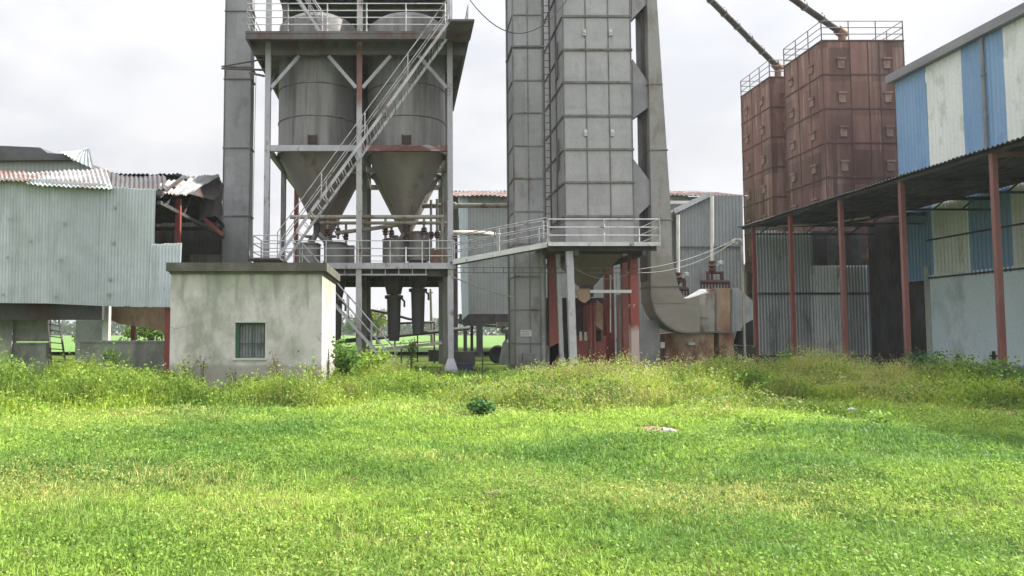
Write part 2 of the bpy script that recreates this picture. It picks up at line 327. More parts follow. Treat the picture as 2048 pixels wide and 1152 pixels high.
m_rusty = mat('old rust', (.045, .030, .026), (.08, .055, .045), 2, (1, 1, 1), .8, 0)
m_maroon = mat('maroon beam', (.12, .045, .042), (.20, .09, .085), 1.4, (.5, 1, 1), .7, 0, (.46, .42, .41), .3, 2.2, (.6, 1, 1))
def foliage(name, trans=.45):
    m = bpy.data.materials.new(name); m.use_nodes = True; N, L = m.node_tree.nodes, m.node_tree.links
    b = N['Principled BSDF']; b.inputs['Roughness'].default_value = .55; b.inputs['Specular IOR Level'].default_value = .3
    a = N.new('ShaderNodeAttribute'); a.attribute_name = 'tint'; a.attribute_type = 'GEOMETRY'
    t = N.new('ShaderNodeBsdfTranslucent'); ms = N.new('ShaderNodeMixShader'); ms.inputs[0].default_value = trans
    L.new(a.outputs['Color'], b.inputs['Base Color']); L.new(a.outputs['Color'], t.inputs['Color'])
    L.new(b.outputs[0], ms.inputs[1]); L.new(t.outputs[0], ms.inputs[2]); L.new(ms.outputs[0], N['Material Output'].inputs['Surface'])
    return m
m_leaf = foliage('leaves')
def np_object(name, V, FQ, FT, tint, m, loc=None):             # mesh from numpy: quads, triangles, tint per vertex
    me = bpy.data.meshes.new(name); nq, nt = len(FQ), len(FT)
    if loc is not None: V = V - np.array(loc)
    me.vertices.add(len(V)); me.vertices.foreach_set('co', V.astype(np.float32).ravel())
    li = np.concatenate([FQ.ravel(), FT.ravel()]).astype(np.int32); me.loops.add(len(li)); me.loops.foreach_set('vertex_index', li)
    me.polygons.add(nq + nt); st = np.concatenate([np.arange(nq) * 4, nq * 4 + np.arange(nt) * 3]).astype(np.int32)
    me.polygons.foreach_set('loop_start', st); me.update(calc_edges=True)
    at = me.attributes.new('tint', 'FLOAT_COLOR', 'POINT'); at.data.foreach_set('color', np.concatenate([tint, np.ones((len(tint), 1))], 1).astype(np.float32).ravel())
    me.materials.append(m); o = bpy.data.objects.new(name, me); COL.objects.link(o)
    if loc is not None: o.location = loc
    return o
class Leaves:                                                  # gathers blades and leaves
    def __init__(s): s.V = []; s.Q = []; s.T = []; s.C = []; s.n = 0
    def blades(s, base, h, w, az, lean, curl, col):            # each blade: five vertices, a quad and a tip
        n = len(base); d = np.stack([np.cos(az), np.sin(az), np.zeros(n)], 1); sd = np.stack([-np.sin(az + .6), np.cos(az + .6), np.zeros(n)], 1)
        up = np.array([0, 0, 1.])
        mid = base + up * (h * .55 * np.cos(lean))[:, None] + d * (h * .55 * np.sin(lean))[:, None]
        l2 = lean + curl
        tip = mid + up * (h * .45 * np.cos(l2))[:, None] + d * (h * .45 * np.sin(l2))[:, None]
        wv = sd * (w / 2)[:, None]
        V = np.stack([base - wv, base + wv, mid + wv * .8, mid - wv * .8, tip], 1).reshape(-1, 3)
        i = np.arange(n)[:, None] * 5 + s.n
        s.V.append(V); s.Q.append(i + np.array([0, 1, 2, 3])); s.T.append(i + np.array([3, 2, 4])); s.C.append(np.repeat(col, 5, 0)); s.n += 5 * n
    def leaves(s, c, size, col, flat=.6):                      # diamond leaves lying every way
        n = len(c); a = RNG.normal(size=(n, 3)); a[:, 2] *= flat; a /= np.linalg.norm(a, axis=1)[:, None]
        b = np.cross(a, RNG.normal(size=(n, 3))); b /= np.linalg.norm(b, axis=1)[:, None]
        L = a * size[:, None]; B = b * (size * .36)[:, None]
        V = np.stack([c, c + L * .45 + B, c + L, c + L * .45 - B], 1).reshape(-1, 3)
        s.V.append(V); s.Q.append(np.arange(n)[:, None] * 4 + s.n + np.array([0, 1, 2, 3])); s.C.append(np.repeat(col, 4, 0)); s.n += 4 * n
    def build(s, name, m, loc=None):
        T = np.concatenate(s.T) if s.T else np.zeros((0, 3), int)
        return np_object(name, np.concatenate(s.V), np.concatenate(s.Q), T, np.concatenate(s.C), m, loc)
def fbm(x, y, sc, seed=0):                                     # cheap smooth value noise
    def val(ix, iy):
        k = (ix * 374761393 + iy * 668265263 + seed * 1442695041) & 0x7fffffff
        k = (k ^ (k >> 13)) * 1274126177 & 0x7fffffff; return (k & 0xffff) / 65535.
    out = 0; am = .5; s = sc
    for o in range(3):
        X, Y = x * s, y * s; ix, iy = np.floor(X).astype(np.int64), np.floor(Y).astype(np.int64); fx, fy = X - ix, Y - iy
        fx = fx * fx * (3 - 2 * fx); fy = fy * fy * (3 - 2 * fy)
        v = (val(ix, iy) * (1 - fx) + val(ix + 1, iy) * fx) * (1 - fy) + (val(ix, iy + 1) * (1 - fx) + val(ix + 1, iy + 1) * fx) * fy
        out = out + am * v; am *= .5; s *= 2.1; seed += 17
    return out / .875

# ------------------------------------------------------------------ ground, far field
k = np.linspace(-1, 1, 161); gx = 4 * np.sinh(k * 6.6) / 1.0
gx = np.clip(gx, -1600, 1600); gyy = gx + 14
XX, YY = np.meshgrid(gx, gyy); ZZ = gz(XX, YY)
g = MB(); nv = len(gx)
g.v = list(zip(XX.ravel(), YY.ravel(), ZZ.ravel()))
g.f = [(j*nv+i, j*nv+i+1, (j+1)*nv+i+1, (j+1)*nv+i) for j in range(nv-1) for i in range(nv-1)]; g.sm = [True] * len(g.f)
m_ground = mat('turf soil', (.055, .10, .018), (.095, .14, .03), .5, (1, 1, 1), .98, 0, (.13, .115, .05), .35, .8, (1, 1, 1), .3, .4, .02)
go = bpy.data.objects.new('ground', g.mesh('ground')); go.data.materials.append(m_ground); COL.objects.link(go); go['kind'] = 'structure'
m_field = mat('crop green', (.10, .20, .035), (.15, .27, .05), .12, (1, 4, 1), .9, 0, (.06, .14, .03), .3, .4, (1, 3, 1), .3, .4)
fb = MB()
fx = np.linspace(-260, 260, 27); fy = np.linspace(52, 330, 15)
fb.v = [(x, y, .25) for y in fy for x in fx]; fb.f = [(j*27+i, j*27+i+1, (j+1)*27+i+1, (j+1)*27+i) for j in range(14) for i in range(26)]; fb.sm = [False] * len(fb.f)
fo = bpy.data.objects.new('field', fb.mesh('field')); fo.data.materials.append(m_field); COL.objects.link(fo); fo['kind'] = 'structure'

# ------------------------------------------------------------------ concrete hut
HX0, HX1, HY0, HY1 = PX(338, 770, 20.6), PX(643, 770, 20.6), 20.6, 24.6
HZ = PZ(548, 20.6); HT = PZ(526, 20.6)
hut = thing('concrete_hut', 'low flat-roofed concrete hut with stained plaster and one small barred window', 'hut', ((HX0+HX1)/2, (HY0+HY1)/2, 0))
wx0, wx1, wz0, wz1 = PX(470, 700, 20.6), PX(530, 700, 20.6), PZ(716, 20.6), PZ(645, 20.6)
b = MB(); T = .23
b.box(HX0, wx0, HY0, HY0+T, -.3, HZ).box(wx1, HX1, HY0, HY0+T, -.3, HZ).box(wx0, wx1, HY0, HY0+T, -.3, wz0).box(wx0, wx1, HY0, HY0+T, wz1, HZ)
b.box(HX0, HX0+T, HY0+T, HY1, -.3, HZ).box(HX1-T, HX1, HY0+T, HY1, -.3, HZ).box(HX0+T, HX1-T, HY1-T, HY1, -.3, HZ)
part('wall', b, m_plaster, hut)
b = MB(); b.box(HX0-.10, HX1+.14, HY0-.14, HY1+.1, HZ+.07, HT).box(HX0-.03, HX1+.06, HY0-.06, HY1+.05, HZ, HZ+.07)
rs = part('roof_slab', b, m_slab, hut)
b = MB(); b.box(wx0-.02, wx1+.03, HY0-.02, HY0+.10, wz1-.002, wz1+.05)
part('lintel', b, m_pconc, hut)
b = MB(); b.box(wx0-.06, wx1+.06, HY0-.05, HY0+.06, wz0-.06, wz0-.002); part('sill', b, m_pconc, hut)
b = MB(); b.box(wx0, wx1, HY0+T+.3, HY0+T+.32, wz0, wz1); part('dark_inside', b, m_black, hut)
b = MB(); b.box(wx0, wx0+.10, HY0+.07, HY0+.13, wz0, wz1).box(wx1-.03, wx1, HY0+.07, HY0+.13, wz0, wz1).box(wx0+.05, wx1-.03, HY0+.07, HY0+.13, wz1-.05, wz1).box(wx0+.05, wx1-.03, HY0+.07, HY0+.13, wz0, wz0+.03)
b.box((wx0+wx1)/2+.02, (wx0+wx1)/2+.05, HY0+.075, HY0+.125, wz0+.03, wz1-.05)
wf = part('window', b, m_green, hut)
b = MB()
for i in range(9):
    x = wx0 + .09 + i * (wx1 - wx0 - .14) / 8; b.tube([(x, HY0+.10, wz0+.02), (x, HY0+.10, wz1-.04)], .009, 6)
b.box(wx0+.05, wx1-.03, HY0+.088, HY0+.112, wz0+.38, wz0+.405)
part('grille', b, m_dark, wf)
b = MB(); b.corr((wx0+.04, HY0+.16, wz0), (wx1-.02, HY0+.16, wz0), (wx1-.02, HY0+.16, wz1-.02), (wx0+.04, HY0+.16, wz1-.02), .07, .01, 3)
part('shutter', b, m_shut, wf)
# scrap on the roof
b = MB()
for i in range(14):
    y = 22.3 + i * .12; b.bar((HX1 - 2.1 + .1*random.random(), y, HT + .03 + .02 * (i % 3)), (HX1 - .8 - .1*random.random(), y + random.uniform(-.2, .2), HT + .04 + .02 * (i % 4)), .05)
solo('scrap_pile', b, m_roofr, 'rusty scrap bars lying on the flat roof of the concrete hut', 'scrap pile')

# ------------------------------------------------------------------ left mill shed
SY = 24.0
shed = thing('corrugated_shed', 'derelict open shed with hanging zinc cladding and torn roof sheets', 'shed', (-12, 27, 0))
def sheet(u0, u1, vt0, vt1, vb0, vb1, d, name, m, parent, seed, dent=.03, pitch=.105, edge=.0):
    b = MB(); b.corr(P(u0, vb0, d), P(u1, vb1, d), P(u1 + 6, vt1, d - .05), P(u0 + 6, vt0, d - .05), pitch, .016, 8, dent, seed, edge)
    return part(name, b, m, parent)
sheet(-240, 8, 352, 356, 604, 606, 24.02, 'cladding_sheet', m_clad, shed, 1)
sheet(4, 112, 356, 358, 606, 607, 24.0, 'cladding_sheet', m_clad, shed, 2)
sheet(96, 208, 360, 368, 607, 612, 23.96, 'cladding_sheet', m_clad, shed, 3)
sheet(196, 306, 372, 378, 612, 614, 23.93, 'cladding_sheet', m_clad, shed, 4, .045, edge=.01)
sheet(296, 358, 488, 486, 614, 614, 23.86, 'cladding_sheet', m_clad2, shed, 5, .03, edge=.02)
for u, v in ((20,438),(128,446),(230,415),(226,486),(16,515),(121,520),(220,558),(60,483),(330,505),(328,578),(112,594),(5,590),(218,589)):
    c = P(u, v, 23.86); b = MB(); b.box(c.x-.05, c.x+.05, c.y-.012, c.y+.012, c.z-.045, c.z+.045); part('fixing_plate', b, m_ware, shed)
# front slope of the roof, piece by piece, then its back slope
def rsheet(q, name, m, parent, seed, dent=.06, pitch=.16, amp=.03, edge=.03):
    b = MB(); b.corr(*q, pitch, amp, 8, dent, seed, edge); return part(name, b, m, parent)
rsheet((P(-240, 360, 23.7), P(60, 362, 23.7), P(55, 343, 27), P(-240, 343, 27)), 'roof_sheet', m_roofr, shed, 1)
rsheet((P(50, 366, 23.6), P(225, 378, 23.6), P(212, 339, 27), P(45, 346, 27)), 'roof_sheet', m_roof, shed, 2)
rsheet((P(212, 380, 24.3), P(334, 382, 24.3), P(332, 352, 27.6), P(214, 342, 27.2)), 'roof_sheet', m_roofd, shed, 3, .12)
rsheet((P(312, 384, 24.6), P(352, 388, 24.6), P(392, 352, 28.4), P(330, 352, 28)), 'roof_sheet', m_roof, shed, 4, .08)
rsheet((P(344, 388, 25.2), P(372, 390, 25.6), P(440, 352, 30.5), P(396, 354, 28.6)), 'roof_sheet', m_ware, shed, 6, .10)
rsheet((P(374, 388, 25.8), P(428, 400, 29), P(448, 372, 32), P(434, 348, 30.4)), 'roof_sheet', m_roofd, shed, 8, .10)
b = MB(); b.corr(P(398, 436, 29.5), P(446, 430, 31), P(446, 366, 31), P(398, 392, 29.5), .16, .03, 5, .05, 12, .06); part('hanging_sheet', b, m_dark, shed)
rz = PZ(345, 27)
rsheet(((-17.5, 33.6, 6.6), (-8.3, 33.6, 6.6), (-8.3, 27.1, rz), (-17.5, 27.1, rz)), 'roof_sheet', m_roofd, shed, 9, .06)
# dark back wall hung between posts, purlins and trusses
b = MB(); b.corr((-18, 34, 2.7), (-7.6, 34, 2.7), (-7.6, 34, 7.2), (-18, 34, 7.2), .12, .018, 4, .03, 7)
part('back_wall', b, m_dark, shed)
b = MB(); b.corr((-9.7, 33.2, 2.5), (-7.7, 33.2, 2.5), (-7.7, 33.2, 5.1), (-9.7, 33.2, 5.1), .12, .018, 4, .03, 17)
part('back_wall', b, m_rib, shed)
for x, y in ((-8.15, 26.4), (-8.15, 33.3), (-12.2, 33.3)):
    b = MB(); b.box(x-.09, x+.09, y-.09, y+.09, 0, 6.4); part('post', b, m_red, shed)
b = MB(); p = P(336, 700, 24.1); b.box(p.x-.10, p.x+.09, 24.02, 24.2, -.1, PZ(600, 24.1)); part('post', b, m_red, shed)
for y, z in ((24.25, 6.2), (25.6, 6.6), (30.2, 6.9), (33.4, 6.3)):
    b = MB(); b.box(-17.5, -8.0, y-.06, y+.06, z-.08, z+.08); part('purlin', b, m_dark, shed)
for x in (-8.15, -12.2):
    b = MB(); b.bar((x, 24.3, 5.9), (x, 33.4, 5.9), .12); b.bar((x, 24.3, 6.1), (x, 27, rz-.15), .1); b.bar((x, 27, rz-.15), (x, 33.4, 6.3), .1)
    for i in range(4): b.bar((x, 25 + i*2, 5.9), (x, 26 + i*2, 6.9 - .2*abs(i-1)), .06)
    part('truss', b, m_dark, shed)
b = MB(); b.bar(P(400, 430, 30), P(446, 470, 30), .14); part('fallen_strut', b, m_redpost, shed)
b = MB(); b.box(-17, PX(206, 640, 24.6), 24.5, 24.7, PZ(640, 24.6), PZ(612, 24.6)+.2); part('lintel_beam', b, m_dark, shed)
b = MB(); x0 = PX(207, 650, 25); b.box(x0, x0+.21, 24.9, 25.1, 0, 2.6); part('post', b, m_pconc, shed, 'white concrete post')
b = MB(); b.prism([P(222, 612, 26), P(336, 612, 26), P(336, 664, 26), P(290, 655, 26), P(240, 648, 26), P(222, 640, 26)], (0, .9, 0))
solo('grain_chute', b, m_furnr, 'brown rusty chute slung under the cladding of the derelict shed', 'chute')
# walls below the cladding
b = MB(); b.box(PX(162, 720, 24.9), PX(333, 720, 24.9), 24.8, 25.05, -.2, PZ(685, 24.9)).box(PX(160, 720, 24.9), PX(335, 720, 24.9), 24.76, 25.09, PZ(685, 24.9), PZ(681, 24.9))
solo('low_wall', b, m_conc, 'low grey concrete wall under the shed beside a red post', 'wall')
b = MB(); b.box(-17, PX(26, 700, 25.5), 25.4, 25.7, -.2, 2.9).box(PX(26, 700, 25.5), PX(92, 700, 25.5), 25.5, 25.8, -.2, PZ(685, 25.5)).box(PX(26, 700, 25.5), PX(92, 700, 25.5), 25.62, 25.8, PZ(683, 25.5), 2.9)
b.box(PX(30, 700, 25.5), PX(88, 700, 25.5), 25.44, 25.5, PZ(686, 25.5)-.05, PZ(686, 25.5)+.02)
solo('concrete_wall', b, m_conc, 'tall concrete wall panel in shade at the far left of the shed', 'wall')
b = MB(); b.box(-16, PX(170, 700, 33.5), 36, 36.25, 0, 2.2)
solo('boundary_wall', b, m_pconc, 'pale green-grey wall seen through the shed behind the leaning ladder', 'wall')
lad = thing('steel_ladder', 'dark steel ladder leaning under the corrugated shed', 'ladder', tuple(P(120, 745, 24.7)))
b0, b1, t0, t1 = P(104, 748, 24.6), P(134, 748, 24.5), P(96, 636, 25.2), P(118, 640, 25.2)
b = MB(); b.bar(b0, t0, .05); part('rail', b, m_dark, lad)
b = MB(); b.bar(b1, t1, .05); part('rail', b, m_dark, lad)
b = MB()
for i in range(1, 9): b.bar(b0.lerp(t0, i/9), b1.lerp(t1, i/9), .032)
part('rungs', b, m_dark, lad)
# shed behind, its broken roof above the first one
rear = thing('rear_shed', 'dark rear shed with ragged roof rising behind the derelict shed', 'shed', (-20, 38, 0))
b = MB(); d = 36
b.prism([P(-200, 345, d), P(190, 345, d), P(187, 338, d), P(168, 322, d), P(150, 322, d), P(-200, 322, d)], (0, .2, 0)); part('wall', b, m_ware, rear)
b = MB(); b.prism([P(-200, 322, d-.3), P(142, 320, d-.3), P(132, 308, d-.3), P(95, 306, d-.3), P(80, 295, d-.3), P(40, 293, d-.3), P(-30, 290, d-.3), P(-200, 290, d-.3)], (0, 5, .3)); part('roof_sheet', b, m_roofd, rear)
rsheet((P(150, 321, d-.5), P(188, 338, d-.5), P(178, 296, d), P(166, 300, d)), 'roof_sheet', m_clad, rear, 4, .04)
rsheet((P(118, 304, d-.6), P(152, 322, d-.6), P(168, 298, d+.2), P(140, 306, d+.2)), 'roof_sheet', m_ware, rear, 5, .05)

# ------------------------------------------------------------------ flanged casings
def casing(name, label, cat, x0, x1, y0, y1, z0, z1, seams, m, group=None, mid=False, fw=.05):
    t = thing(name, label, cat, ((x0+x1)/2, (y0+y1)/2, z0), group)
    b = MB(); b.box(x0, x1, y0, y1, z0, z1); part('casing', b, m, t)
    for z in seams:
        b = MB(); b.box(x0-fw, x1+fw, y0-fw, y1+fw, z-.03, z+.03); part('flange', b, m_rib, t)
    return t
tw = 33
ex0, ex1 = PX(446, 400, tw), PX(499, 400, tw)
elev = casing('bucket_elevator', 'tall plain grey elevator casing standing between torn shed and silos', 'elevator', ex0, ex1, tw, tw+.7, 0, 19, [PZ(v, tw) for v in (22, 134, 158, 296, 432, 560)], m_galv)
b = MB(); 
for sx in (ex0, ex1):
    b.bar((sx, tw-.012, 0), (sx, tw-.012, 19), .04, .06)
part('corner_angle', b, m_rib, elev)
b = MB(); a = P(444, 133, tw-.2); c = P(530, 118, 30.1); b.tube([a, c], .035, 6); b.tube([P(444, 137, tw-.2), P(530, 140, 30.1)], .045, 6); b.tube([P(500, 146, tw-.1), P(528, 152, 30.1)], .05, 6)
part('tie_rod', b, m_dark, elev)

# ------------------------------------------------------------------ silo frame
fr = thing('silo_frame', 'grey steel tower frame with two decks carrying the four conical silos', 'steel frame', (-1.9, 34, 0))
PXS = (-5.65, -1.88, 1.85); PYS = (30., 34.1, 38.2)
ZU = PZ(62, 29.0); ZM = PZ(527, 29.9); ZB = PZ(296, 30)
for i, x in enumerate(PXS):
    for j, y in enumerate(PYS):
        m = m_frame
        if i == 1 and j == 0: m = m_midpost
        if (i, j) in ((0, 2),): m = m_redpost
        if j: m = m_drum if m is m_frame else m
        b = MB(); w = .11
        zb = .3 if j == 0 else -.2
        b.box(x-w, x+w, y-w, y-w+.04, zb, 17.2).box(x-w, x+w, y+w-.04, y+w, zb, 17.2).box(x-.03, x+.03, y-w+.04, y+w-.04, zb, 17.2)
        part('post', b, m, fr)
        if j: continue
        b = MB(); q = .26; p = [(-1,-1),(1,-1),(1,1),(-1,1)]
        b.add([(x+q*a, y+q*c, -.1) for a, c in p] + [(x+q*a, y+q*c, .12) for a, c in p] + [(x+.13*a, y+.13*c, .55) for a, c in p],
              [(0,1,5,4),(1,2,6,5),(2,3,7,6),(3,0,4,7),(4,5,9,8),(5,6,10,9),(6,7,11,10),(7,4,8,11),(8,9,10,11)]); part('base_plate', b, m_frame, fr)
b = MB(); b.box(-6.4, 2.6, 29.0, 38.8, ZU-.10, ZU); part('upper_deck', b, m_deck, fr)
b = MB()
for y in (29.06, 38.7): b.box(-6.4, 2.6, y-.05, y+.05, ZU-.32, ZU-.104)
for x in (-6.34, 2.54): b.box(x-.05, x+.05, 29.12, 38.64, ZU-.32, ZU-.104)
for y in PYS: b.box(-6.28, 2.48, y-.1, y+.1, ZU-.62, ZU-.104)
part('deck_beam', b, m_deck, fr)
for y in PYS:
    for i in range(2):
        x0, x1 = PXS[i]+.12, PXS[i+1]-.12
        b = MB(); b.box(x0, x1, y-.09, y+.09, ZB-.14, ZB+.1); part('ring_beam', b, m_maroon if (y == 30 and i == 1) else m_frame, fr)
for x in PXS:
    for j in range(2):
        b = MB(); b.box(x-.09, x+.09, PYS[j]+.12, PYS[j+1]-.12, ZB-.14, ZB+.1); part('ring_beam', b, m_drum, fr)
for y in (30., 38.2):
    for a, sgn in ((0, 1), (1, -1), (1, 1), (2, -1)):
        x = PXS[a]; b = MB(); b.bar((x + sgn*.13, y-.03, ZU-2.0), (x + sgn*1.28, y-.03, ZU-.66), .11, .14); part('knee_brace', b, m_frame, fr)
for x in (PXS[0], PXS[2]):
    b = MB(); b.bar((x, 30.2, ZU-2.2), (x, 31.6, ZU-.66), .1); b.bar((x, 38.0, ZU-2.2), (x, 36.6, ZU-.66), .1); part('knee_brace', b, m_drum, fr)
b = MB(); b.box(-5.9, 2.05, 29.9, 38.5, ZM-.06, ZM); part('middle_deck', b, m_deck, fr)
b = MB(); b.box(-5.9, 2.05, 29.80, 29.895, ZM-.22, ZM+.02); part('deck_edge', b, m_frame, fr)
b = MB()
for y in PYS[1:]: b.box(-5.8, 1.95, y-.1, y+.1, ZM-.45, ZM-.064)
for x in np.linspace(-5.6, 1.8, 7): b.box(x-.05, x+.05, 30.2, 38.4, ZM-.24, ZM-.064)
b.box(-5.8, 1.95, 30.15, 30.3, ZM-.5, ZM-.25)
part('joists', b, m_dark, fr)
b = MB(); b.bar((-3.0, 29.95, ZM-.45), (.9, 29.95, ZM-.45), .06)
for x in np.arange(-3, .95, .55): b.bar((x, 29.95, ZM-.45), (x, 29.95, ZM-.2), .04)
part('cable_bracket', b, m_frame, fr)
b = MB(); b.rail([(-5.8, 29.84, ZM), (2.0, 29.84, ZM)], .92, .018, 3, .028, 1.3); b.rail([(-5.8, 38.3, ZM), (2.0, 38.3, ZM)], .92, .018, 3, .025, 1.6); b.rail([(2.0, 31.2, ZM), (2.0, 38.3, ZM)], .92, .018, 3, .025, 2.)
part('railing', b, m_rail, fr, 'middle deck railing')
b = MB(); b.rail([(-6.35, 38.7, ZU), (-6.35, 29.05, ZU), (-4.7, 29.05, ZU)], 1.15, .02, 4, .03, 1.7); b.rail([(-4.7, 29.05, ZU), (1.62, 29.05, ZU)], 1.15, .02, 4, .03, 1.6)
b.rail([(2.55, 29.05, ZU), (2.55, 38.7, ZU), (-6.35, 38.7, ZU)], 1.15, .02, 4, .03, 2.0)
part('railing', b, m_rail, fr, 'upper deck railing')
b = MB(); b.box(-5.9, 2.1, 31.2, 38.6, 17.2, 17.4)
for y in (31.4, 34.1, 36, 38.2): b.box(-5.8, 2.0, y-.1, y+.1, 16.85, 17.196)
part('overhead_deck', b, m_dark, fr)
b = MB(); b.box(PXS[2]+.13, PXS[2]+.55, 38.0, 38.3, ZM+3.5, ZU-.7); part('hanging_panel', b, m_dark, fr)

# ------------------------------------------------------------------ silos
SR, ZC0, ZC1, ZTOP = 1.70, PZ(446, 32), ZB + .12, 14.9
def make_silo(cx, cy, label):
    t = thing('grain_silo', label, 'silo', (cx, cy, ZC0), 'silos carried by the steel frame')
    b = MB(); b.lathe([(SR, ZC1), (SR, ZTOP)], cx, cy, 48, False); part('shell', b, m_silo, t)
    b = MB(); b.lathe([(.22, ZC0), (SR, ZC1)], cx, cy, 48, False); part('cone', b, m_cone, t)
    b = MB(); b.lathe([(SR, ZTOP), (SR*.8, ZTOP+.28), (SR*.4, ZTOP+.5), (.25, ZTOP+.56)], cx, cy, 48); part('roof', b, m_silo, t)
    for z in (ZC1 + 1.35, ZC1 + 2.75):
        b = MB(); b.lathe([(SR+.003, z-.03), (SR+.03, z-.015), (SR+.03, z+.015), (SR+.003, z+.03)], cx, cy, 48, False); part('seam', b, m_rib, t)
    b = MB(); b.lathe([(SR+.003, ZC1-.06), (SR+.05, ZC1-.05), (SR+.05, ZC1+.05), (SR+.003, ZC1+.06)], cx, cy, 48, False); part('skirt_ring', b, m_rib, t)
    a = -1.57; b = MB(); x, y = cx, cy - SR
    b.box(x-.18, x+.18, y-.07, y+.1, ZC1+.12, ZC1+.48).box(x-.20, x-.15, y-.10, y-.065, ZC1+.1, ZC1+.5).box(x+.15, x+.2, y-.10, y-.065, ZC1+.1, ZC1+.5)
    part('manhole', b, m_rusty, t)
    b = MB(); b.lathe([(.16, ZC0-.55), (.16, ZC0-.06), (.30, ZC0-.05), (.30, ZC0+.03), (.2, ZC0+.04)], cx, cy, 16); part('outlet', b, m_dark, t)
    return t
SXS = (-3.83, .06); SYS = (32.0, 36.15)
s0 = make_silo(SXS[0], SYS[0], 'grey conical silo in front on the left, beside the plain elevator casing')
dup(s0, (SXS[1], SYS[0], ZC0), 'grey conical silo in front on the right, crossed by the long staircase')
dup(s0, (SXS[0], SYS[1], ZC0), 'grey conical silo behind the left front silo, only its cone shows')
dup(s0, (SXS[1], SYS[1], ZC0), 'grey conical silo hidden behind the silo that the staircase crosses')

# ------------------------------------------------------------------ staircases
def stair(name, label, a, z, y0, y1, treads, m, rails=True):
    t = thing(name, label, 'staircase', ((a.x+z.x)/2, (y0+y1)/2, min(a.z, z.z)))
    for y in (y0, y1):
        b = MB(); b.bar((a.x, y, a.z), (z.x, y, z.z), .06, .10); part('stringer', b, m, t)
    b = MB()
    for i in range(1, treads):
        p = a.lerp(z, i/treads); b.box(p.x-.07, p.x-.045, y0+.03, y1-.03, p.z-.012, p.z+.012).box(p.x+.045, p.x+.07, y0+.03, y1-.03, p.z-.012, p.z+.012)
    part('treads', b, m, t)
    if rails:
        for y in (y0, y1):
            b = MB()
            for h in (.5, .95): b.tube([(a.x, y, a.z+h), (z.x, y, z.z+h)], .021, 6)
            for i in range(5):
                p = a.lerp(z, i/4); b.tube([(p.x, y, p.z), (p.x, y, p.z+.95)], .024, 6)
            part('handrail', b, m, t)
    return t
a, z = P(566, 522, 28.4), P(897, 66, 28.4)
st = stair('steel_staircase', 'long steep steel staircase climbing past the silos to the upper deck', a, z, 27.15, 28.82, 27, m_stair)
b = MB(); b.box(a.x-1.1, a.x+.1, 27.1, 29.78, a.z-.06, a.z); b.bar((a.x-1, 28.1, a.z-.06), (a.x-1, 28.1, HT), .1); b.bar((a.x, 28.1, a.z-.06), (a.x, 28.1, HT-3), .1); part('landing', b, m_deck, st)
b = MB(); b.rail([(a.x-1.1, 29.7, a.z), (a.x-1.1, 28.05, a.z), (a.x-.05, 28.05, a.z)], .95, .02, 3); part('landing_railing', b, m_rail, st)
b = MB(); b.box(z.x-.1, z.x+.9, 27.1, 28.97, z.z-.08, z.z-.002); part('top_landing', b, m_deck, st)
a, z = P(790, 748, 28.8), P(598, 529, 28.8)
a.z = 0
stair('steel_staircase', 'short steel staircase from the grass up to the middle deck beside the hut', a, z, 28.95, 29.7, 18, m_stair)
a, z = P(654, 47, 31.2), P(600, -30, 31.2)
stair('steel_staircase', 'upper steel staircase rising from the upper deck above the silo tops', Vector((a.x, 30.6, ZU)), Vector((a.x-2.2, 30.6, ZU+3.4)), 29.35, 29.85, 14, m_stair)

# ------------------------------------------------------------------ weigh drums on the middle deck, spouts below
def drum(cx, cy, r, zt, zs, label):
    t = thing('weigh_hopper', label, 'hopper', (cx, cy, zs), 'drums with spouts under the silos')
    b = MB(); b.lathe([(r, ZM+.004), (r, zt), (r*.9, zt+.05)], cx, cy, 28); part('drum', b, m_drum, t)
    b = MB(); b.lathe([(r+.004, zt-.06), (r+.03, zt-.05), (r+.03, zt), (r+.004, zt+.01)], cx, cy, 28, False); part('rim', b, m_rib, t)
    b = MB(); b.lathe([(.31, ZM-1.15), (r*.98, ZM-.35), (r*.98, ZM-.06)], cx, cy, 24, False); part('cone', b, m_chute, t)
    b = MB(); b.lathe([(.22, zs), (.24, zs+.12), (.27, zs+.5), (.31, ZM-1.2)], cx, cy, 20); part('spout', b, m_chute, t)
    b = MB(); b.lathe([(.32, ZM-1.35), (.40, ZM-1.33), (.40, ZM-1.2), (.32, ZM-1.18)], cx, cy, 20)
    b.tube([(cx+.3, cy-.1, ZM-1.3), (cx+.45, cy-.1, ZM-1.45), (cx+.45, cy-.1, ZM-1.7)], .045, 8); part('clamp', b, m_chute, t)
    return t
zt = PZ(480, 32)
d0 = drum(PX(788, 500, 32), 32, .5, zt, PZ(682, 32), 'grey weigh drum with the longer dark spout under the right silos')
dup(d0, (PX(836, 500, 32), 32.1, PZ(668, 32)), 'grey weigh drum with the shorter dark spout nearest the right post')
dup(d0, (PX(671, 500, 32), 32, PZ(690, 32)), 'grey weigh drum under the left front silo beside the square tank')
dup(d0, (PX(617, 500, 32), 32.2, PZ(690, 32)), 'grey weigh drum behind the foot of the long staircase')
b = MB(); b.box(PX(690, 500, 32.6), PX(708, 500, 32.6), 32.4, 33.2, ZM, PZ(494, 32.6)); b.box(PX(689, 500, 32.6), PX(709, 500, 32.6), 32.37, 33.23, PZ(494, 32.6), PZ(494, 32.6)+.05)
solo('square_tank', b, m_drum, 'small square steel tank on the middle deck between the silos', 'tank')
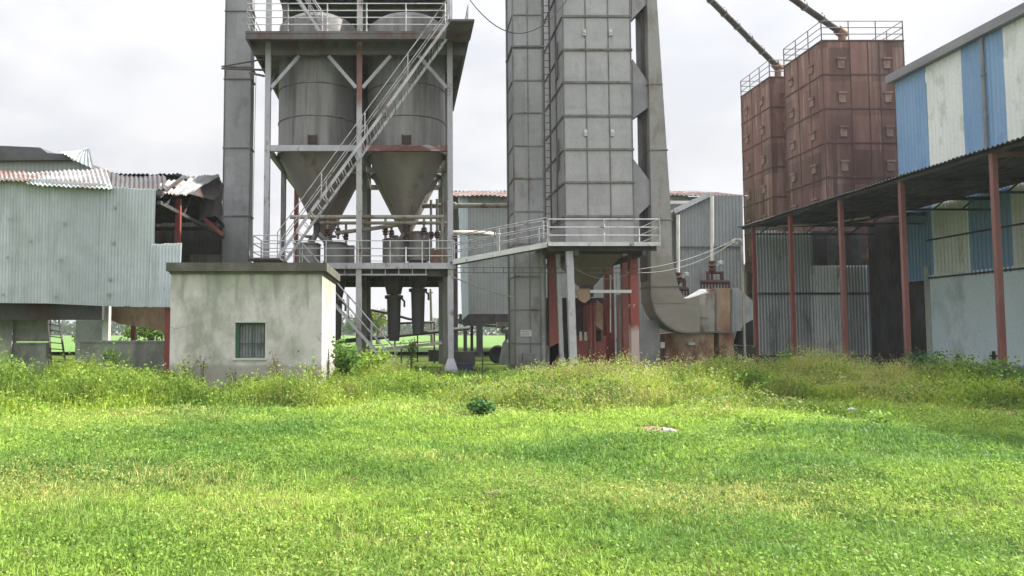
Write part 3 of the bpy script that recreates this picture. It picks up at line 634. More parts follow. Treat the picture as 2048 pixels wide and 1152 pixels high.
# splitter pipes from cones to drums
for tx, label in (((-.475), 'two-legged splitter pipe under the cone of the right silo'), (-3.18, 'two-legged splitter pipe under the cone of the left silo')):
    sx = SXS[1] if tx > -1 else SXS[0]
    b = MB(); o = (sx, 32, ZC0-.55)
    for dx in (tx, tx + 1.03 if tx > -1 else tx - 1.0): b.tube([(sx, 32, ZC0-.4), (dx*.6+sx*.4, 32, ZC0-.8), (dx, 32, zt+.04)], .13, 12); b.lathe([(.15, zt+.1), (.2, zt+.12), (.2, zt+.18), (.15, zt+.2)], dx, 32, 14)
    solo('splitter_pipe', b, m_drum, label, 'pipe')
# header pipes and valve drops
b = MB(); zz = PZ(434, 30.6); b.tube([(PX(580, 434, 30.6), 30.6, zz), (PX(888, 434, 30.6), 30.6, zz)], .085, 12); b.tube([(PX(885, 434, 30.6), 30.6, zz+.1), (PX(885, 434, 30.6), 30.6, zz-2.2)], .06, 10)
solo('header_pipe', b, m_pipe, 'long grey header pipe running level across both silo cones', 'pipe')
b = MB(); zz2 = PZ(446, 31.0); b.tube([(PX(640, 446, 31), 31, zz2), (PX(895, 446, 31), 31, zz2)], .07, 12)
solo('header_pipe', b, m_pipe, 'thinner header pipe just below the long one at the silo cones', 'pipe')
b = MB(); b.tube([P(672, 466, 31.3), P(740, 458, 31.3), P(800, 449, 31.3)], .085, 12)
solo('steam_pipe', b, m_pipe, 'sloping lagged pipe between the two silo cone outlets', 'pipe')
def valve(u, v0, v1, d, label, m=None):
    p0, p1 = P(u, v0, d), P(u, v1, d); m = m or m_dark
    t = thing('valve_pipe', label, 'valve pipe', tuple(p1), 'vertical valve pipes below the silo cones')
    b = MB(); b.tube([p0, p1], .055, 8); part('pipe', b, m_pipe, t)
    b = MB(); zc = p1.z + (p0.z - p1.z) * .35
    b.lathe([(.06, zc-.16), (.11, zc-.14), (.11, zc-.08), (.075, zc-.06), (.13, zc), (.075, zc+.06), (.11, zc+.08), (.11, zc+.14), (.06, zc+.16)], p0.x, p0.y, 12); part('valve_body', b, m, t)
    b = MB(); b.tube([(p0.x, p0.y-.05, zc), (p0.x, p0.y-.28, zc)], .02, 6); b.tube([(p0.x + .12*math.cos(q), p0.y-.27, zc + .12*math.sin(q)) for q in np.linspace(0, 6.283, 13)], .016, 6); part('handwheel', b, m_redpost, t)
for u, v0, v1, lb in ((676, 436, 478, 'valve pipe dropping to the drum beside the square tank'), (692, 448, 486, 'valve pipe with hooked end over the square tank'), (771, 436, 478, 'valve pipe at the left edge of the right drum pair'),
      (783, 448, 478, 'short valve pipe against the left drum of the right pair'), (848, 436, 476, 'valve pipe over the right drum of the right pair'), (862, 400, 508, 'tall valve pipe left of three by the right post'),
      (874, 398, 508, 'tall valve pipe in the middle of three by the right post'), (885, 372, 506, 'tall valve pipe nearest the right post, third of three'), (655, 440, 478, 'valve pipe beside the staircase at the left cone')):
    valve(u, v0, v1, 31.5 if v1 < 500 else 33.2, lb)
b = MB(); q0, q1 = P(860, 512, 33.2), P(890, 500, 33.2); b.box(q0.x, q1.x, 33.0, 33.5, ZM+.004, q1.z)
b.box(q0.x+.05, q0.x+.2, 33.05, 33.2, q1.z, q1.z+.08)
solo('valve_box', b, m_furnr, 'rusty brown box on the middle deck under three valves', 'box')

# ------------------------------------------------------------------ middle panelled elevator
d = 31.0; mx0, mx1 = PX(1029, 500, d), PX(1089, 500, d)
mel = casing('panelled_elevator', 'slim tall panelled elevator casing with a small white plate near its foot', 'elevator', mx0, mx1, d, d+1.75, .25, 19.5,
     [PZ(v, d) for v in (-32, 30, 96, 161, 226, 292, 357, 423, 488, 553, 620, 687)], m_galv, None, True, .035)
b = MB(); b.box((mx0+mx1)/2-.02, (mx0+mx1)/2+.02, d-.03, d+.01, .3, 19.5); b.box(mx0-.03, mx0+.03, d-.03, d+.03, .25, 19.5).box(mx1-.03, mx1+.03, d-.03, d+.03, .25, 19.5).box(mx0-.05, mx0+.01, d+1.6, d+1.8, .25, 19.5); part('seam_strip', b, m_rib, mel)
z = PZ(92, d); b = MB(); b.box(mx0-.07, mx1+.07, d-.08, d+1.8, z-.07, z+.0); part('flange', b, m_rib, mel)
b = MB(); p = P(1041, 673, d-.02); q = P(1063, 660, d-.02); b.box(p.x, q.x, d-.035, d-.004, p.z, q.z); npl = part('name_plate', b, m_white, mel)
b = MB()
for i, (s0_, s1_) in enumerate(((.1, .9), (.15, .8), (.1, .75))):
    zz = q.z - (q.z-p.z)*(.22 + .27*i); b.box(p.x+(q.x-p.x)*s0_, p.x+(q.x-p.x)*s1_, d-.039, d-.0352, zz-.012, zz+.012)
part('lettering', b, m_fascia, npl)
b = MB(); b.box(mx0-.05, mx1+.1, d-.25, d+1.9, -.1, .25); b.box(mx0+.25, mx0+.75, d-.45, d-.254, .05, .75).tube([((mx0+mx1)/2-.1, d-.5, .45), ((mx0+mx1)/2-.1, d-.3, .45)], .15, 14)
b.prism([(mx1+.02, d+.1, .9), (mx1+.75, d+.1, 1.25), (mx1+.75, d+.1, 1.05), (mx1+.25, d+.1, .2), (mx1+.02, d+.1, .2)], (0, .9, 0)); part('boot', b, m_rib, mel)
b = MB(); b.bar((mx1+.06, d-.02, 6), (mx1+.06, d-.02, 19.5), .04); b.bar((mx1+.32, d-.02, 6), (mx1+.32, d-.02, 19.5), .04)
for z in np.arange(6, 19.5, .3): b.bar((mx1+.08, d-.02, z), (mx1+.30, d-.02, z), .022)
part('ladder', b, m_dark, mel)

# ------------------------------------------------------------------ grain dryer tower
d = 30.0; tx0, tx1, ty1 = PX(1128, 300, d), PX(1266, 300, d), 34.2; tz0 = PZ(440, d)
dry = thing('dryer_tower', 'broad grain dryer tower of square grey panels above a railed platform', 'dryer tower', ((tx0+tx1)/2, 32, 2.8))
b = MB(); b.box(tx0, tx1, d, ty1, tz0, 19.5); part('body', b, m_dry, dry)
rows = [PZ(v, d) for v in (-33, 33, 100, 165, 232, 299, 365, 433)]
for z in rows:
    b = MB(); b.box(tx0-.04, tx1+.04, d-.05, ty1+.04, z-.045, z+.045); part('rib', b, m_rib, dry)
b = MB()
for x in (tx0+.02, tx0+(tx1-tx0)*.335, tx0+(tx1-tx0)*.665, tx1-.02): b.box(x-.022, x+.022, d-.03, d+.005, tz0, 19.5)
for y in (31.4, 32.8, ty1-.03): b.box(tx0-.03, tx0+.005, y-.022, y+.022, tz0, 19.5)
part('seam_strip', b, m_rib, dry)
for zi, zr in enumerate((66, 266)):
    for fx in (.31, .70):
        z = PZ(zr, d); x = tx0 + (tx1-tx0)*fx; b = MB(); b.box(x-.07, x+.07, d-.075, d-.032, z-.13, z+.13).box(x-.04, x+.04, d-.12, d-.075, z-.03, z+.03); part('latch', b, m_rail, dry)
for za, zb in ((66, 140), (266, 330)):
    z0, z1 = PZ(zb, d), PZ(za, d); b = MB(); b.box(tx0-.06, tx0-.03, 30.9, 31.3, z0, z1).box(tx0-.07, tx0-.06, 31.05, 31.1, z0, z1); part('side_hatch', b, m_rib, dry)
zh = PZ(488, d); zl = PZ(565, d)
def frustum(b, x0, x1, y0, y1, z0, X0, X1, Y0, Y1, Z1):
    b.add([(x0,y0,z0),(x1,y0,z0),(x1,y1,z0),(x0,y1,z0),(X0,Y0,Z1),(X1,Y0,Z1),(X1,Y1,Z1),(X0,Y1,Z1)], [(0,3,2,1),(4,5,6,7),(0,1,5,4),(1,2,6,5),(2,3,7,6),(3,0,4,7)])
b = MB(); frustum(b, 7.55, 8.15, 31.7, 32.3, zl, tx0+.1, tx1-.1, d+.1, ty1-.1, zh); part('hopper', b, m_cone, dry)
b = MB(); b.box(tx0+.03, tx1-.03, d+.05, ty1-.05, zh-.002, tz0); part('plenum', b, m_dry, dry)
b = MB(); b.box(7.6, 8.1, 31.75, 32.25, zl-.5, zl); part('outlet', b, m_dark, dry)
# platform round the dryer and its legs
pz = PZ(487, 28.2); px0, px1 = PX(1096, 487, 28.2), PX(1320, 487, 28.2)
dp = thing('dryer_platform', 'railed steel platform on grey and red legs under the dryer tower', 'platform', ((px0+px1)/2, 30, 0))
b = MB(); b.box(px0, px1, 28.2, 29.93, pz-.05, pz).box(px0, tx0-.06, 29.93, 34.4, pz-.05, pz).box(tx1+.06, px1, 29.93, 30.7, pz-.05, pz); part('deck', b, m_deck, dp)
b = MB(); b.box(px0, px1, 28.12, 28.196, pz-.1, pz+.05); part('deck_edge', b, m_rail, dp)
b = MB()
for y in (28.5, 29.6): b.box(px0+.05, px1-.05, y-.07, y+.07, pz-.25, pz-.054)
for x in (6.6, 9.2): b.box(x-.08, x+.08, 28.3, 34.2, pz-.45, pz-.256)
part('joists', b, m_dark, dp)
b = MB(); b.rail([(px0+.03, 34.3, pz), (px0+.03, 28.16, pz), (px1-.03, 28.16, pz), (px1-.03, 30.6, pz)], .93, .02, 3, .032, 2.1); part('railing', b, m_rail, dp)
pl = P(1138, 500, 28.6); ql = P(1147, 740, 28.6)
b = MB(); b.bar((pl.x, 28.6, pz-.26), (ql.x, 28.6, 0), .27, .24, (0, 1, 0)); part('leg', b, m_frame, dp, 'thick leaning grey leg')
p = P(1121, 730, 29.6); b = MB(); b.bar((p.x-.05, 29.6, pz-.26), (p.x+.05, 29.6, .45), .16, .16, (0, 1, 0)); q = .26
b.add([(p.x+.05+q*i, 29.6+q*j, -.05) for i, j in ((-1,-1),(1,-1),(1,1),(-1,1))] + [(p.x+.05+.1*i, 29.6+.1*j, .6) for i, j in ((-1,-1),(1,-1),(1,1),(-1,1))], [(0,1,5,4),(1,2,6,5),(2,3,7,6),(3,0,4,7),(4,5,6,7)])
part('leg', b, m_frame, dp, 'thin grey leg with flared foot')
b = MB(); x = PX(1106, 600, 31.2); b.box(x-.19, x+.19, 31.1, 31.4, 0, pz-.05); part('leg', b, m_red, dp, 'dark red leg')
b = MB(); x = PX(1268, 600, 29.7); b.box(x-.16, x+.16, 29.62, 29.66, 0, pz-.05).box(x-.16, x+.16, 29.9, 29.94, 0, pz-.05).box(x-.03, x+.03, 29.66, 29.9, 0, pz-.05); part('leg', b, m_redwhite, dp, 'red leg flaking to white at its foot')
b = MB(); p = P(1264, 612, 29.6)
for i, j in ((-.13, 0), (.06, 0)): b.box(p.x+i, p.x+i+.02, 29.612, 29.618, p.z-.06, p.z+.06).box(p.x+i+.02, p.x+i+.07, 29.612, 29.618, p.z+.035, p.z+.06)
part('painted_mark', b, m_white, dp)
b = MB(); x = PX(1218, 600, 33.8); b.box(x-.2, x+.2, 33.7, 34, 0, pz-.05); part('leg', b, m_red, dp, 'red leg at the back')
b = MB(); x = PX(1251, 600, 31.8); b.box(x-.14, x+.14, 31.7, 32, 0, pz-.05); part('leg', b, m_redpost, dp, 'weathered red leg')
b = MB(); z = PZ(583, 29.4); b.box(PX(1150, 583, 29.4), PX(1262, 583, 29.4), 29.32, 29.44, z-.06, z+.06); part('cross_beam', b, m_rail, dp)
b = MB(); p = P(1164, 590, 29.2); b.prism([P(1152, 578, 29.2), P(1180, 577, 29.2), P(1180, 598, 29.2), P(1170, 606, 29.2), P(1158, 600, 29.2)], (0, .1, 0))
solo('sack', b, m_furnr, 'brown rag hanging over the pale beam under the dryer', 'rag')
# machine under the dryer
mc = thing('red_machine', 'rust-red dryer discharge machine with two painted light gaps under the hopper', 'machine', (8, 32.6, 0))
b = MB(); b.box(PX(1152, 650, 32.4), PX(1212, 650, 32.4), 32.4, 33.4, .15, PZ(672, 32.4)).box(PX(1176, 620, 32.4), PX(1206, 620, 32.4), 32.5, 33.3, PZ(672, 32.4), PZ(610, 32.4)); part('body', b, m_red, mc)
b = MB()
for u in (1182, 1190): b.bar(P(u, 735, 32.2), P(u, 605, 32.2), .07)
part('upright', b, m_redpost, mc)
b = MB(); b.prism([P(1190, 650, 32.3), P(1206, 662, 32.3), P(1206, 610, 32.3), P(1194, 600, 32.3)], (0, .08, 0)); part('side_plate', b, m_furnr, mc)
b = MB(); b.box(PX(1190, 675, 32.3), PX(1203, 675, 32.3), 32.36, 32.42, PZ(682, 32.3), PZ(660, 32.3)); part('opening', b, m_black, mc)
b = MB()
for u in (1162, 1172): p = P(u, 675, 32.3); b.box(p.x-.055, p.x+.055, 32.34, 32.38, p.z-.14, p.z+.2*random.random()+.1)
part('bright_gap', b, m_white, mc)  # white plates standing in for daylight through two small openings
b = MB(); b.box(6.4, 9.2, 34.3, 34.45, -.1, 3.2); part('dark_backdrop', b, m_dark, mc)  # dark backdrop added in place of shade behind the machine
b = MB(); b.lathe([(.16, 0.), (.16, PZ(590, 33))], PX(1240, 600, 33), 33, 16); b.lathe([(.2, 1.2), (.2, 1.3)], PX(1240, 600, 33), 33, 16)
solo('vertical_pipe', b, m_galv, 'grey vertical pipe between the red legs under the dryer', 'pipe')
b = MB(); b.tube([P(1221, 665, 31), P(1221, 555, 31)], .03, 8); b.tube([P(1221, 555, 31), P(1221, 550, 31)], .045, 8)
solo('conduit_pipe', b, m_rail, 'thin pale conduit standing against the red legs', 'pipe')
b = MB(); b.lathe([(.13, .0), (.13, PZ(520, 31.5)), (.2, PZ(515, 31.5)), (.2, PZ(505, 31.5))], PX(1106, 600, 31)-.42, 31.0, 14)
solo('vertical_pipe', b, m_galv, 'slim grey pipe beside the panelled elevator and the dark red leg', 'pipe')
b = MB()
for i in range(7): p = GP(1165 + i*11, 741); b.box(p.x-.12, p.x+.12, p.y-.1 + .05*(i % 2), p.y+.12, -.05, .12 + .05*(i % 3))
solo('loose_bricks', b, m_brick, 'row of loose bricks on the ground under the dryer', 'bricks')

# ------------------------------------------------------------------ exhaust duct with elbow
dd = 30.9
ed = thing('exhaust_duct', 'tapering grey exhaust duct sweeping round at its foot into the furnace', 'duct', (10.7, 31.5, 0))
def frus_px(b, prof, d, dep):      # stack of (v, u0, u1) front rows
    for (v0, a0, b0), (v1, a1, b1) in zip(prof[:-1], prof[1:]):
        L0, R0, L1, R1 = P(a0, v0, d), P(b0, v0, d), P(a1, v1, d), P(b1, v1, d); D = Vector((0, dep, 0))
        b.add([L0, R0, R0+D, L0+D, L1, R1, R1+D, L1+D], [(0,1,2,3)[::-1],(4,5,6,7),(0,1,5,4),(1,2,6,5),(2,3,7,6),(3,0,4,7)])
b = MB(); frus_px(b, [(606, 1303, 1374), (578, 1302, 1358), (515, 1302, 1344), (440, 1303, 1343), (-90, 1293, 1308)], dd, 1.35); part('riser', b, m_duct, ed)
for v, u0, u1 in ((440, 1300, 1346), (573, 1300, 1360), (168, 1295, 1325), (300, 1299, 1336)):
    p, q = P(u0, v, dd), P(u1, v, dd); b = MB(); b.box(p.x, q.x, dd-.03, dd+1.38, p.z-.025, p.z+.025); part('flange', b, m_rib, ed)
b = MB(); b.box(PX(1286, 300, dd+.5), PX(1298, 300, dd+.5), dd+.5, dd+1.2, PZ(560, dd), 19.3); part('dark_side', b, m_dark, ed)  # dark box added beside the riser to darken its left face
# elbow: outer curve on the left and below, opening to the right
oc = []; cxu, cyv = 1375, 585
for i in range(13):
    a = math.pi + i / 12 * math.pi / 2; oc.append((cxu + 76 * math.cos(a), cyv - 88 * math.sin(a) * 1.0))
oc = [(cxu - 73 * math.cos(i/12*math.pi/2), cyv + 80 * math.sin(i/12*math.pi/2)) for i in range(13)]
ic = [(cxu - 26 * math.cos(i/8*math.pi/2), cyv + 12 * math.sin(i/8*math.pi/2)) for i in range(9)]
poly = [P(u, v, dd) for u, v in oc] + [P(1400, 665, dd), P(1400, 597, dd)] + [P(u, v, dd) for u, v in reversed(ic)]
b = MB(); n = len(poly); D = Vector((0, 1.35, 0))
oP = [P(u, v, dd) for u, v in oc] + [P(1400, 665, dd)]; iP = [P(u, v, dd) for u, v in ic] + [P(1400, 597, dd)]
def resamp(pts, m):
    out = []
    for i in range(m):
        t = i/(m-1)*(len(pts)-1); k = min(int(t), len(pts)-2); out.append(pts[k].lerp(pts[k+1], t-k))
    return out
oP, iP = [p + Vector((0, .025, 0)) for p in resamp(oP, 20)], [p + Vector((0, .025, 0)) for p in resamp(iP, 20)]; D = Vector((0, 1.28, 0))
for i in range(19):
    q = [oP[i], oP[i+1], iP[i+1], iP[i]]; b.add(q + [p + D for p in q], [(3,2,1,0),(4,5,6,7),(0,1,5,4),(2,3,7,6)][0:4])
part('elbow', b, m_duct, ed)
b = MB()
for i in range(19): b.bar(oP[i] + Vector((0, -.02, 0)), oP[i+1] + Vector((0, -.02, 0)), .07, .06, (0, 1, 0))
part('elbow_rim', b, m_rib, ed)
b = MB(); p = P(1302, 700, dd+.6); b.box(P(1280, 700, dd+.6).x, P(1320, 700, dd+.6).x, dd+.6, dd+1.3, -.3, PZ(640, dd+.6)); part('support', b, m_galv, ed)
for vs in (((-40, 1264), (-55, 1292), (8, 1293), (38, 1264)), ((118, 1265), (165, 1297), (214, 1298), (236, 1267)), ((318, 1267), (362, 1300), (408, 1301), (438, 1269))):
    b = MB(); b.prism([P(u, v, dd+.15) for v, u in vs], (0, 1.1, 0)); part('connector', b, m_galv, ed)

# ------------------------------------------------------------------ furnace
fd = 31.6
fu = thing('furnace', 'rust-streaked furnace casing with a white sloping top and octagonal duct', 'furnace', (13.2, 32.4, 0))
b = MB(); b.prism([P(1370, 662, fd), P(1432, 664, fd), P(1432, 583, fd), P(1398, 590, fd), P(1370, 600, fd)], (0, 1.8, 0)); part('body', b, m_furn, fu)
b = MB(); b.prism([P(1432, 664, fd), P(1463, 664, fd), P(1463, 576, fd), P(1432, 576, fd)], (0, 1.9, 0)); part('rusted_panel', b, m_furnr, fu)
b = MB(); b.prism([P(1364, 599, fd-.06), P(1399, 589, fd-.06), P(1432, 578, fd+1.2), P(1400, 578, fd+1.2)], (0, 0, -.05)); part('top_plate', b, m_furnl, fu)
b = MB(); p, q = P(1394, 635, fd), P(1413, 601, fd); b.box(p.x, q.x, fd-.04, fd+.01, p.z, q.z).bar((q.x+.02, fd-.03, p.z), (q.x+.02, fd-.03, q.z), .05); part('door', b, m_furn, fu)
b = MB()
for u in (1432, 1463): b.bar(P(u, 664, fd-.03), P(u, 578, fd-.03), .06)
b.bar(P(1370, 664, fd-.03), P(1462, 664, fd-.03), .06); part('edge_angle', b, m_rib, fu)
b = MB(); A = [P(u, v, fd+.2) for u, v in ((1464, 590), (1474, 576), (1474, 576), (1464, 662))]
f0 = [P(1464, v, fd+.1) for v in (658, 580)]; f1 = [P(1505, v, fd+.1) for v in (645, 605)]
b.prism([P(1464, 662, fd+.1), P(1488, 662, fd+.1), P(1506, 640, fd+.1), P(1506, 602, fd+.1), P(1476, 576, fd+.1), P(1464, 576, fd+.1)], (0, 1.6, 0)); part('octagonal_duct', b, m_ware, fu)
b = MB(); b.prism([P(1476, 690, fd), P(1506, 690, fd), P(1506, 640, fd), P(1488, 650, fd)], (0, .5, 0)); part('ash_opening', b, m_black, fu)
b = MB(); b.prism([P(1330, 760, fd+.1), P(1428, 760, fd+.1), P(1428, 664, fd+.1), P(1372, 664, fd+.1), P(1330, 668, fd+.1)], (0, 1.5, 0)); b.prism([P(1438, 760, fd+.1), P(1468, 760, fd+.1), P(1468, 666, fd+.1), P(1438, 666, fd+.1)], (0, 1.5, 0)); part('base', b, m_furnr, fu)
b = MB(); b.prism([P(1466, 722, fd+.3), P(1515, 722, fd+.3), P(1515, 692, fd+.3), P(1466, 692, fd+.3)], (0, 1., 0)); part('plinth', b, m_dark, fu)
b = MB(); b.prism([P(1360, 668, fd-.15), P(1380, 666, fd-.15), P(1376, 648, fd-.15), P(1366, 644, fd-.15)], (0, .1, 0)); part('red_flap', b, m_red, fu)
b = MB(); b.box(PX(1318, 686, fd), PX(1326, 686, fd), fd-.2, fd, PZ(696, fd), PZ(684, fd)); b.box(PX(1375, 686, fd), PX(1388, 686, fd), fd-.1, fd+.1, PZ(690, fd), PZ(685, fd)); part('switch_box', b, m_white, fu)
# valve manifolds standing on the furnace with long pale risers
def manifold(u, vtop, vm, ucomb0, ucomb1, vcomb, dd_, label, teeth):
    t = thing('valve_manifold', label, 'valve manifold', tuple(P(u, vcomb+16, dd_)), 'valve manifolds behind the furnace')
    b = MB(); b.tube([P(u, vtop, dd_), P(u, vm, dd_)], .075, 10); part('riser', b, m_wpipe, t)
    p = P(u, vm, dd_); q = P(u, vm+22, dd_); b = MB(); b.lathe([(.07, q.z), (.16, q.z+.05), (.16, q.z+.16), (.09, q.z+.2), (.2, (p.z+q.z)/2), (.09, p.z-.12), (.15, p.z-.08), (.15, p.z)], p.x, p.y, 14); part('valve_body', b, m_rustband, t)
    a, c = P(ucomb0, vcomb, dd_), P(ucomb1, vcomb, dd_); b = MB(); b.tube([a, c], .11, 10); b.tube([a.lerp(c, .2) + Vector((0, 0, .45)), a.lerp(c, .8) + Vector((0, 0, .45))], .07, 8)
    for k in (.25, .75): b.tube([a.lerp(c, k), a.lerp(c, k) + Vector((0, 0, .45))], .09, 8)
    b.tube([P(u, vm+20, dd_), P(u, vcomb, dd_)], .06, 8)
    for i in range(teeth):
        e = a.lerp(c, i/(teeth-1)); b.tube([e, e - Vector((0, 0, .42))], .045, 6)
    part('comb', b, m_rustband, t)
    b = MB(); g0 = P(u+17, vm+4, dd_); b.tube([P(u+4, vm+14, dd_), g0], .03, 6); b.lathe([(.02, g0.z-.12), (.13, g0.z-.08), (.13, g0.z+.08), (.02, g0.z+.12)], g0.x, g0.y, 12); part('gauge', b, m_rail, t)
manifold(1424, 392, 522, 1402, 1458, 564, 35.5, 'larger valve manifold with a row of ten stubs on the tallest pale pipe', 10)
manifold(1356, 430, 545, 1347, 1376, 578, 35.2, 'smaller valve manifold half hidden behind the duct elbow', 6)
b = MB(); b.prism([P(1340, 720, 35), P(1480, 720, 35), P(1480, 588, 35), P(1340, 592, 35)], (0, 2, 0))
solo('boiler_casing', b, m_galv, 'plain grey boiler casing behind the furnace under the manifolds', 'boiler')

# ------------------------------------------------------------------ warehouse behind
wd = 50.0; wx0, wx1 = PX(918, 500, wd), PX(1484, 500, wd); wz0, wz1 = PZ(628, wd), PZ(393, wd)
wh = thing('grey_warehouse', 'long grey corrugated warehouse with red-edged roof behind the dryer towers', 'warehouse', (15, 56, 0))
b = MB(); b.corr((PX(936, 500, wd), wd, wz0), (PX(1034, 500, wd), wd, wz0), (PX(1034, 500, wd), wd, wz1), (PX(936, 500, wd), wd, wz1), .35, .015, 3); part('wall', b, m_ware, wh)
b = MB(); b.corr((PX(1030, 500, wd), wd+.1, 0), (wx1, wd+.1, 0), (wx1, wd+.1, wz1), (PX(1030, 500, wd), wd+.1, wz1), .25, .02, 3); part('wall', b, m_ware, wh)
b = MB(); b.corr(P(924, 640, wd-.4), P(937, 628, wd-.1), P(936, 392, wd-.1), P(916, 390, wd-.4), .25, .03, 3, .05); part('end_sheet', b, m_warep, wh)
b = MB(); b.box(wx0-.5, wx0-.08, wd+.2, wd+.6, 0, wz1); part('end_post', b, m_dark, wh)
b = MB(); b.corr((wx0-.4, wd-.6, wz1-.05), (wx1+.3, wd-.6, wz1-.05), (wx1+.3, wd+9, wz1+2.1), (wx0-.4, wd+9, wz1+2.1), .3, .04, 4, .08, 3); part('roof', b, m_roofr, wh)
b = MB(); b.corr((wx0-.4, wd+18.6, wz1-.05), (wx1+.3, wd+18.6, wz1-.05), (wx1+.3, wd+9, wz1+2.1), (wx0-.4, wd+9, wz1+2.1), .3, .04, 4, .08, 3); part('roof', b, m_roofd, wh)
b = MB(); b.box(wx0, PX(1034, 500, wd), wd+.05, wd+.3, PZ(648, wd), wz0); b.bar(P(926, 648, wd-.2), P(1030, 655, wd-.2), .16); part('sill_beam', b, m_dark, wh)
b = MB(); b.box(wx0, PX(1034, 500, wd), wd+.3, wd+9, wz0-.5, wz0-.3); part('loft_floor', b, m_dark, wh)
for u, w in ((931, .1), (958, .16), (964, .05)):
    p = P(u, 700, wd-.4); b = MB(); b.box(p.x-w, p.x+w, wd-.5, wd-.2, 0, PZ(645, wd)); part('post', b, m_dark, wh)
p = P(944, 700, wd+4); b = MB(); b.box(p.x-.1, p.x+.1, wd+4, wd+4.2, 0, wz0-.5); part('post', b, m_dark, wh)
b = MB(); b.corr((22, 58.5, -.2), (32, 58.5, -.2), (32, 58.5, 7), (22, 58.5, 7), .25, .02, 3); part('wall', b, m_ware, wh)
# gable annexe on its right
ad = 47.0
an = thing('gabled_annexe', 'light grey gabled corrugated annexe beside the rusty bins', 'warehouse', (20, 48, 0))
b = MB(); b.corr((PX(1352, 600, ad), ad, 0), (PX(1420, 600, ad), ad, 0), P(1419, 390, ad), P(1352, 421, ad), .22, .03, 5); part('wall', b, m_ware, an)
b = MB(); b.corr((PX(1420, 600, ad), ad, 0), (PX(1485, 600, ad), ad, 0), P(1485, 391, ad), P(1420, 390, ad), .22, .03, 5); part('wall', b, m_ware, an)
b = MB(); b.bar(P(1348, 423, ad-.15), P(1420, 388, ad-.15), .3, .18, (0, 1, 0)); part('verge', b, m_rail, an)
b = MB(); b.box(PX(1355, 500, ad), PX(1485, 500, ad), ad-.12, ad-.045, PZ(494, ad)-.04, PZ(494, ad)+.04); part('girt', b, m_rib, an)
b = MB(); b.corr(P(1346, 424, ad-.2), P(1420, 389, ad-.2), P(1420, 389, ad-.2) + Vector((0, 2.9, .2)), P(1346, 424, ad-.2) + Vector((0, 2.9, .2)), .3, .03, 3); part('roof', b, m_roof, an)
b = MB(); b.box(PX(1300, 404, 49), PX(1398, 404, 49), 48.9, 49.1, PZ(408, 49), PZ(402, 49)); part('gutter', b, m_wpipe, an)

# level pipes from the silos to the warehouse
b = MB(); b.tube([P(845, 412, 34.5), P(1030, 411, 33.5)], .11, 12); b.tube([P(905, 411, 34.2), P(912, 411, 34.15)], .16, 12)
solo('level_pipe', b, m_pipe, 'grey lagged pipe running level from the silos to the panelled elevator', 'pipe')
b = MB(); pts = [P(840, 470, 34.5), P(905, 466, 34.5), P(960, 466, 34.8), P(985, 468, 35.5), P(1000, 469, 37)]; b.tube(pts, [.12, .12, .12, .10, .06], 12)
solo('level_pipe', b, m_wpipe, 'white pipe with tapered end just below the grey lagged pipe', 'pipe')
# walkway bridge
wk = thing('walkway_bridge', 'sloping steel walkway joining the silo deck to the dryer platform', 'walkway', tuple(P(1000, 540, 29)))
a, z = P(905, 524, 29.6), P(1095, 489, 28.5)
for dy in (0, .8):
    b = MB(); o = Vector((0, dy, 0)); b.bar(a+o, z+o, .06, .20); part('beam', b, m_rail if dy == 0 else m_drum, wk)
b = MB(); o = Vector((0, .4, .0)); b.bar(a+o, z+o, .72, .03); part('deck', b, m_deck, wk)
for dy in (0, .8):
    b = MB(); o = Vector((0, dy, .1))
    for h in (.35, .65, .95): b.tube([a+o+Vector((0,0,h)), z+o+Vector((0,0,h))], .02, 6)
    for k in (0, .48, .5, 1): p = a.lerp(z, k)+o; b.tube([p, p+Vector((0,0,.95))], .03, 6)
    part('railing', b, m_stair, wk)
# cable tray, ropes and cables
b = MB(); p, q = P(905, 539, 30.4), P(1268, 540, 30.4)
p.y = q.y = 29.5
for h in (0, -.2): b.bar(p + Vector((0, 0, h)), q + Vector((0, 0, h)), .03)
for k in np.linspace(0, 1, 20): e = p.lerp(q, k); b.bar(e, e - Vector((0, 0, .2)), .025)
solo('cable_tray', b, m_deck, 'ladder-like cable tray crossing level from the silo post to the red leg', 'cable tray')
def cable(p, q, sag, r, m, name, label, cat='cable', n=16):
    pts = [p.lerp(q, i/n) - Vector((0, 0, sag * 4 * (i/n) * (1 - i/n))) for i in range(n+1)]; b = MB(); b.tube(pts, r, 6); return solo(name, b, m, label, cat)
cable(P(940, 0, 29.1), P(1140, -10, 29.9), 1.5, .02, m_wire, 'hanging_cable', 'dark cable sagging from the silo railing to the dryer tower')
cable(P(1252, 544, 29.6), P(1470, 482, 31.2), .45, .013, m_rope, 'hanging_rope', 'pale rope, the lower of two slung to the bin post')
cable(P(1258, 540, 29.6), P(1472, 478, 31.3), .25, .013, m_rope, 'hanging_rope', 'pale rope, the upper of two slung to the bin post')
cable(P(1148, 535, 29.3), P(1262, 545, 29.5), .35, .011, m_rope, 'hanging_rope', 'short pale rope looping between the dryer legs')
cable(P(903, 553, 29.8), P(1028, 595, 30.9), .05, .025, m_rope, 'stay_rope', 'taut pale stay sloping from the silo post to the panelled elevator')
b = MB(); p = P(1474, 482, 31.3)
for i in range(12): q = i*.55; b.tube([p + Vector((.16*math.cos(q), .1*math.sin(q*1.7), .1*math.sin(q))), p + Vector((.2*math.cos(q+1.4), .1*math.sin(q*2), .12*math.sin(q+1.4)))], .02, 5)
b.bar((p.x+.2, p.y, p.z-.2), (p.x+.2, p.y, -.3), .08)
solo('rope_post', b, m_pipe, 'thin post with a knot of rope at its top beside the awning', 'post')
